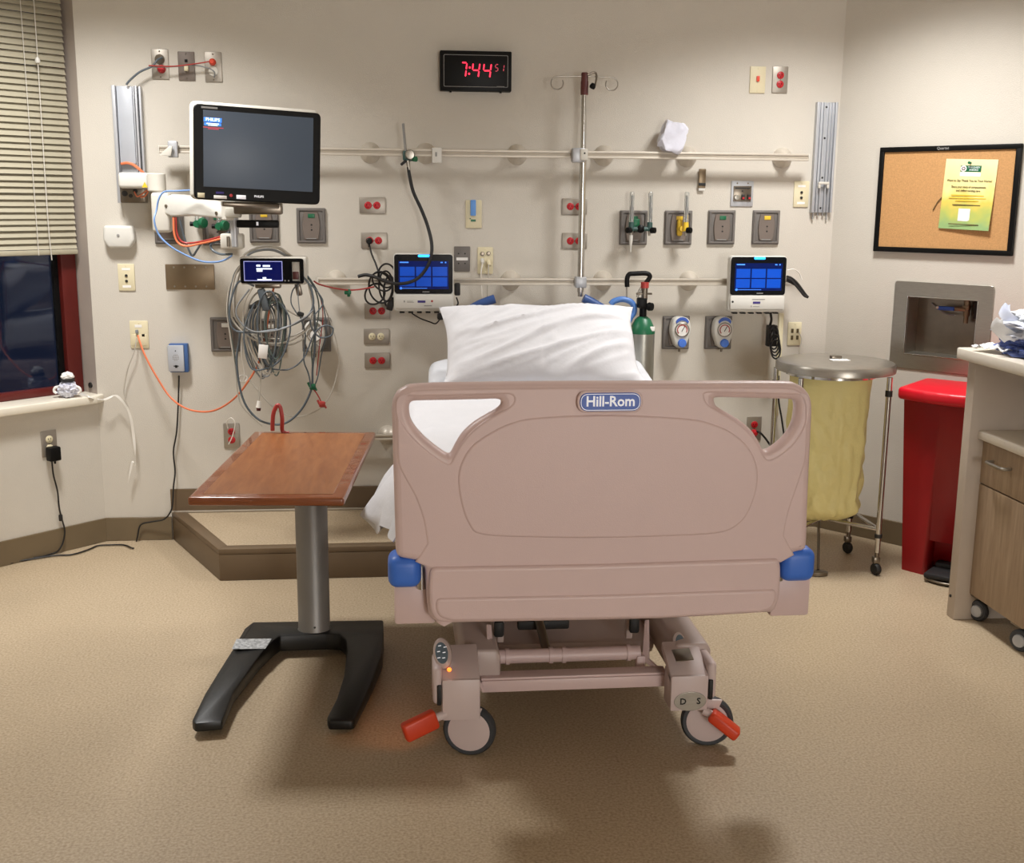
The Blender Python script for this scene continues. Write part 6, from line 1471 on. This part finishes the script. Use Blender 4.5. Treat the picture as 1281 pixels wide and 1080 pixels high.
# packs and papers on the counter
M['film'] = mat('printed_film', '#e6e8ee', 0.32, var=0.0, scale=7, c2='#a9b7da', bump=0.4, bscale=30)
M['film_blue'] = mat('blue_film', '#5568a8', 0.35, var=0.25, scale=8, bump=0.4, bscale=30)
M['film_white'] = mat('white_film', '#eceef0', 0.35, var=0.03, scale=9, bump=0.4, bscale=30)
def film_pack(name, label, c, sx, sy, h, m, seed, rz=0.2, curl=0.0):
    def fn(u, v):
        a = -1+2*u; b = -1+2*v
        dome = (max(0, 1-abs(a)**3)*max(0, 1-abs(b)**3))
        z = h*dome + 0.012*noise.noise(Vector((a*3+seed, b*3, seed)))+0.010 + 0.006*noise.noise(Vector((a*8, b*8, seed)))
        z += curl*max(0, -a-0.45)**1.4*(1+0.5*math.sin(b*4+seed))
        z += 0.35*curl*max(0, b-0.5)**1.5*(1+math.sin(a*5+seed))
        x = a*sx/2*(1-0.1*curl*max(0, -a)); y = b*sy/2
        return Vector((c[0]+x*math.cos(rz)-y*math.sin(rz), c[1]+x*math.sin(rz)+y*math.cos(rz), max(c[2]+z*1.0, c[2]+0.001)))
    return tag(MB().sheet(fn, 34, 34, 0.003).obj(name, M[m], None, True, 40), label, 'pack')
pk = onZ(1262, 438, CT+0.01)
film_pack('flat_wrapper', 'flat white wrapper lying nearest the corner of the counter', (KX+0.12, KY-0.15, CT+0.010), 0.20, 0.16, 0.008, 'film_white', 2, 0.3)
crumple('film_pack', 'blue and white film pack on the counter, lowest of the crumpled stack', 'pack', (KX+0.225, KY-0.27, CT+0.034), (0.40, 0.28, 0.075), M['film_blue'], 5, 4, 0.28, 0.0, 1.8)
crumple('film_pack', 'crumpled white film pack in the middle of the stack on the counter', 'pack', (KX+0.215, KY-0.25, CT+0.082), (0.40, 0.25, 0.07), M['film'], 9, 4, 0.32, 0.06, 1.9)
crumple('film_pack', 'crumpled white film pack on top of the stack on the counter', 'pack', (KX+0.24, KY-0.225, CT+0.124), (0.36, 0.22, 0.075), M['film_white'], 14, 4, 0.34, -0.05, 2.0)
def flap(name, label, base, tip, w, m):
    base = Vector(base); tip = Vector(tip); n = Vector((0.2, -1, 0.1)).normalized()
    def fn(u, v):
        p = base.lerp(tip, u) + Vector((-0.02*math.sin(PI*u), 0, 0)); return p + Vector((0.75, -0.5, 0.25)).normalized()*w*(v-0.5)*(1-0.45*u*u) + Vector((0, 0, 0.006*math.sin(v*7+u*5)))
    return tag(MB().sheet(fn, 10, 8, 0.003).obj(name, M[m], None, True, 60), label, 'wrapper')
flap('wrapper_flap', 'white wrapper flap curling up at the left end of the film packs', (KX+0.065, KY-0.27, CT+0.055), (KX+0.010, KY-0.25, CT+0.130), 0.06, 'film_white')
flap('wrapper_flap', 'pointed white wrapper tip sticking up behind the curled flap', (KX+0.10, KY-0.22, CT+0.10), (KX+0.075, KY-0.18, CT+0.175), 0.05, 'film')

# ------------------------------------------------------------------ cork board and flyer
rc = [onR(x, y, 0.02) for x, y in ((1100, 184), (1277, 180), (1093, 315), (1267, 320))]
par = lambda v: (v-R0).dot(RD)
x0 = (par(rc[0])+par(rc[2]))/2; x1 = (par(rc[1])+par(rc[3]))/2; z0 = (rc[2].z+rc[3].z)/2; z1 = (rc[0].z+rc[1].z)/2
bw, bh = x1-x0, z1-z0
cbt = thing('cork_board', 'black framed cork board on the right wall', 'notice board', R0+RD*(x0+x1)/2+V(0, 0, z0+bh/2), -AR)
MB().box((bw-0.02, 0.012, bh-0.02), (0, -0.008, 0)).obj('cork', M['cork'], cbt)
fr = MB(); fwid = 0.022
fr.box((bw, 0.022, fwid), (0, -0.011, bh/2-fwid/2), 0.003).box((bw, 0.022, fwid), (0, -0.011, -bh/2+fwid/2), 0.003).box((fwid, 0.0219, bh), (-bw/2+fwid/2, -0.011, 0), 0.003).box((fwid, 0.0219, bh), (bw/2-fwid/2, -0.011, 0), 0.003)
fr.obj('frame', M['black'], cbt)
tx = text_mesh('Quartet', 0.016, 0.0003, 'CENTER', 0.0002); tx.transform(Matrix.Translation((-0.02, -0.0226, bh/2-fwid/2)))
MB().mesh(tx).obj('frame_lettering', M['ink_grey'], cbt, shade=False)
fc = onR(1210.5, 243.5, 0.02); fx = par(fc)-(x0+x1)/2; fz = fc.z-(z0+bh/2)
fl_ = thing('flyer', 'yellow and green printed flyer pinned to the right half of the cork board', 'flyer', R0+RD*par(fc)+RN*0.0145+V(0, 0, fc.z), -AR)
fw_, fh_ = 0.222, 0.292
sheet = MB().sheet(lambda u, v: Vector((fw_*(u-0.5), -0.002-0.012*(1-v)**2*(0.3+u), fh_*(v-0.5))), 8, 10, 0.0008).obj('paper', M['flyer'], fl_)
fl_.rotation_euler = (0, math.radians(2.0), -AR)
FT = MB
def ft(name, txt, size, x, z, m, bold=0.0, sx=1.0):
    me = text_mesh(txt, size, 0.0002, 'CENTER', bold, sx); v_ = (z+fh_/2)/fh_
    y = -0.0036-0.012*(1-v_)**2*0.8-0.002*(1-v_)
    me.transform(Matrix.Translation((x, y, z))); MB().mesh(me).obj(name, M[m], fl_, shade=False)
MB().box((0.088, 0.0008, 0.026), (0.0, -0.0032, 0.107)).obj('logo_panel', M['green'], fl_)
MB().lathe([(0.013, 0), (0, 0.0006)], (-0.031, -0.0037, 0.107), (0, -1, 0), 16).obj('logo_disc', M['paper'], fl_)
k = MB()
for i in range(6):
    a = i*PI/3; k.lathe([(0.0028, 0), (0, 0.0004)], (-0.031+0.006*math.cos(a), -0.0044, 0.107+0.006*math.sin(a)), (0, -1, 0), 8)
k.obj('logo_mark', M['maroon'], fl_)
ft('lettering', 'THE DAISY\nAWARD', 0.0105, 0.013, 0.107, 'ink_white')
MB().box((0.088, 0.0006, 0.016), (0.0, -0.0034, 0.084)).obj('logo_strip', M['paper'], fl_)
ft('lettering', 'Want to Say Thank You to Your Nurse?', 0.0128, 0.0, 0.057, 'ink_brown', 0.0002, 0.92)
ft('lettering', 'Share your story of compassionate', 0.0122, 0.0, 0.031, 'ink_brown', 0.0002, 0.86)
ft('lettering', 'and skilled nursing care', 0.0122, 0.0, 0.016, 'ink_brown', 0.0002, 0.9)
k = MB()
for z, w_ in ((-0.004, 0.14), (-0.015, 0.16), (-0.026, 0.10)): k.box((w_, 0.0004, 0.0035), (0, -0.0062-(0.02-z)*0.05, z))
k.obj('small_print', M['yellow'], fl_)
k = MB()
for z, w_ in ((-0.044, 0.12), (-0.125, 0.13)): k.box((w_, 0.0004, 0.004), (0, -0.0085-max(0, -z-0.05)*0.09, z))
k.obj('small_print', M['ink_brown'], fl_)
MB().box((0.05, 0.0006, 0.052), (-0.004, -0.0105, -0.085)).obj('blank_panel', M['paper'], fl_)
t = thing('push_pin', 'green push pin holding the top of the flyer', 'pin', R0+RD*(par(fc)+0.0)+RN*0.017+V(0, 0, fc.z+fh_/2-0.015), -AR)
MB().lathe([(0.005, 0), (0.0025, 0.004), (0.003, 0.012), (0.006, 0.014), (0, 0.015)], (0, -0.002, 0), (0, -1, 0), 12).obj('pin_head', M['green'], t)
q0 = onR(1167, 263, 0.018); q1 = onR(1178, 247, 0.018)
cord('thin dark thread on the cork board at the lower left of the flyer', [q0, (q0+q1)/2+V(0, 0, 0.006), q1], 0.0018, 'ink_brown', 'thread', 'thread')

# ------------------------------------------------------------------ recessed steel dialysis style box in the right wall
rc = [onR(x, y, 0.005) for x, y in ((1119, 349), (1242, 360), (1113, 456), (1237, 470))]
x0 = (par(rc[0])+par(rc[2]))/2; x1 = (par(rc[1])+par(rc[3]))/2; z1 = (rc[0].z+rc[1].z)/2; z0 = rc[2].z-0.01
w_, h_ = x1-x0, z1-z0
vb = thing('valve_box', 'stainless steel recessed valve box in the right wall below the cork board', 'valve box', R0+RD*(x0+x1)/2+V(0, 0, z0+h_/2), -AR)
fr = curve_mesh([rrect(w_, h_, 0.016), rrect(w_-0.135, h_-0.135, 0.004)], 0.006, 0.002); fr.transform(Matrix.Translation((0, -0.003, 0)))
MB().mesh(fr).obj('flange', M['steel'], vb)
iw, ih, dp = w_-0.135, h_-0.135, 0.10
MB().box((iw, 0.003, ih), (0, dp, 0)).obj('back_plate', M['steel_dark'], vb)
MB().box((0.003, dp, ih), (-iw/2, dp/2, 0)).box((0.003, dp, ih), (iw/2, dp/2, 0)).box((iw, dp, 0.003), (0, dp/2, ih/2)).box((iw, dp, 0.003), (0, dp/2, -ih/2)).obj('side_walls', M['steel'], vb)
ed = curve_mesh([rrect(iw+0.008, ih+0.008, 0.004), rrect(iw, ih, 0.003)], 0.004, 0.001); ed.transform(Matrix.Translation((0, -0.006, 0))); MB().mesh(ed).obj('inner_lip', M['chrome'], vb)
k = MB().cyl((0.085, 0.06, ih/2), (0.085, 0.06, ih/2-0.075), 0.014, 14).box((0.03, 0.03, 0.02), (0.085, 0.06, ih/2-0.035), 0.005).cyl((0.085, 0.06, ih/2-0.075), (0.085, 0.06, ih/2-0.105), 0.010, 12).cyl((0.085, 0.05, ih/2-0.045), (0.04, 0.045, ih/2-0.045), 0.009, 12); k.obj('valve', M['bronze'], vb)
MB().box((0.075, 0.014, 0.018), (0.0, 0.045, ih/2-0.045), 0.005).obj('valve_lever', M['badge_blue'], vb)
MB().box((0.014, 0.015, 0.012), (-0.038, 0.044, ih/2-0.043), 0.004).obj('lever_tip', M['white'], vb)
MB().box((0.024, 0.03, 0.085), (0.125, 0.08, ih/2-0.042), 0.003).obj('pipe_cover', M['ink_black'], vb)
MB().tube([(0.03, 0.06, ih/2-0.075), (-0.02, 0.08, ih/2-0.07), (-0.06, 0.09, ih/2-0.05), (-0.09, 0.09, ih/2-0.03)], 0.003, 7).obj('thin_line', M['cord_grey'], vb)

for o in bpy.data.objects:
    if o.type == 'MESH' and o.parent and o.name.split('.')[0] in ('display_text', 'small_print', 'speaker_holes', 'print_line', 'label_print', 'gauge_scale', 'logo_mark'): o['kind'] = 'stuff'
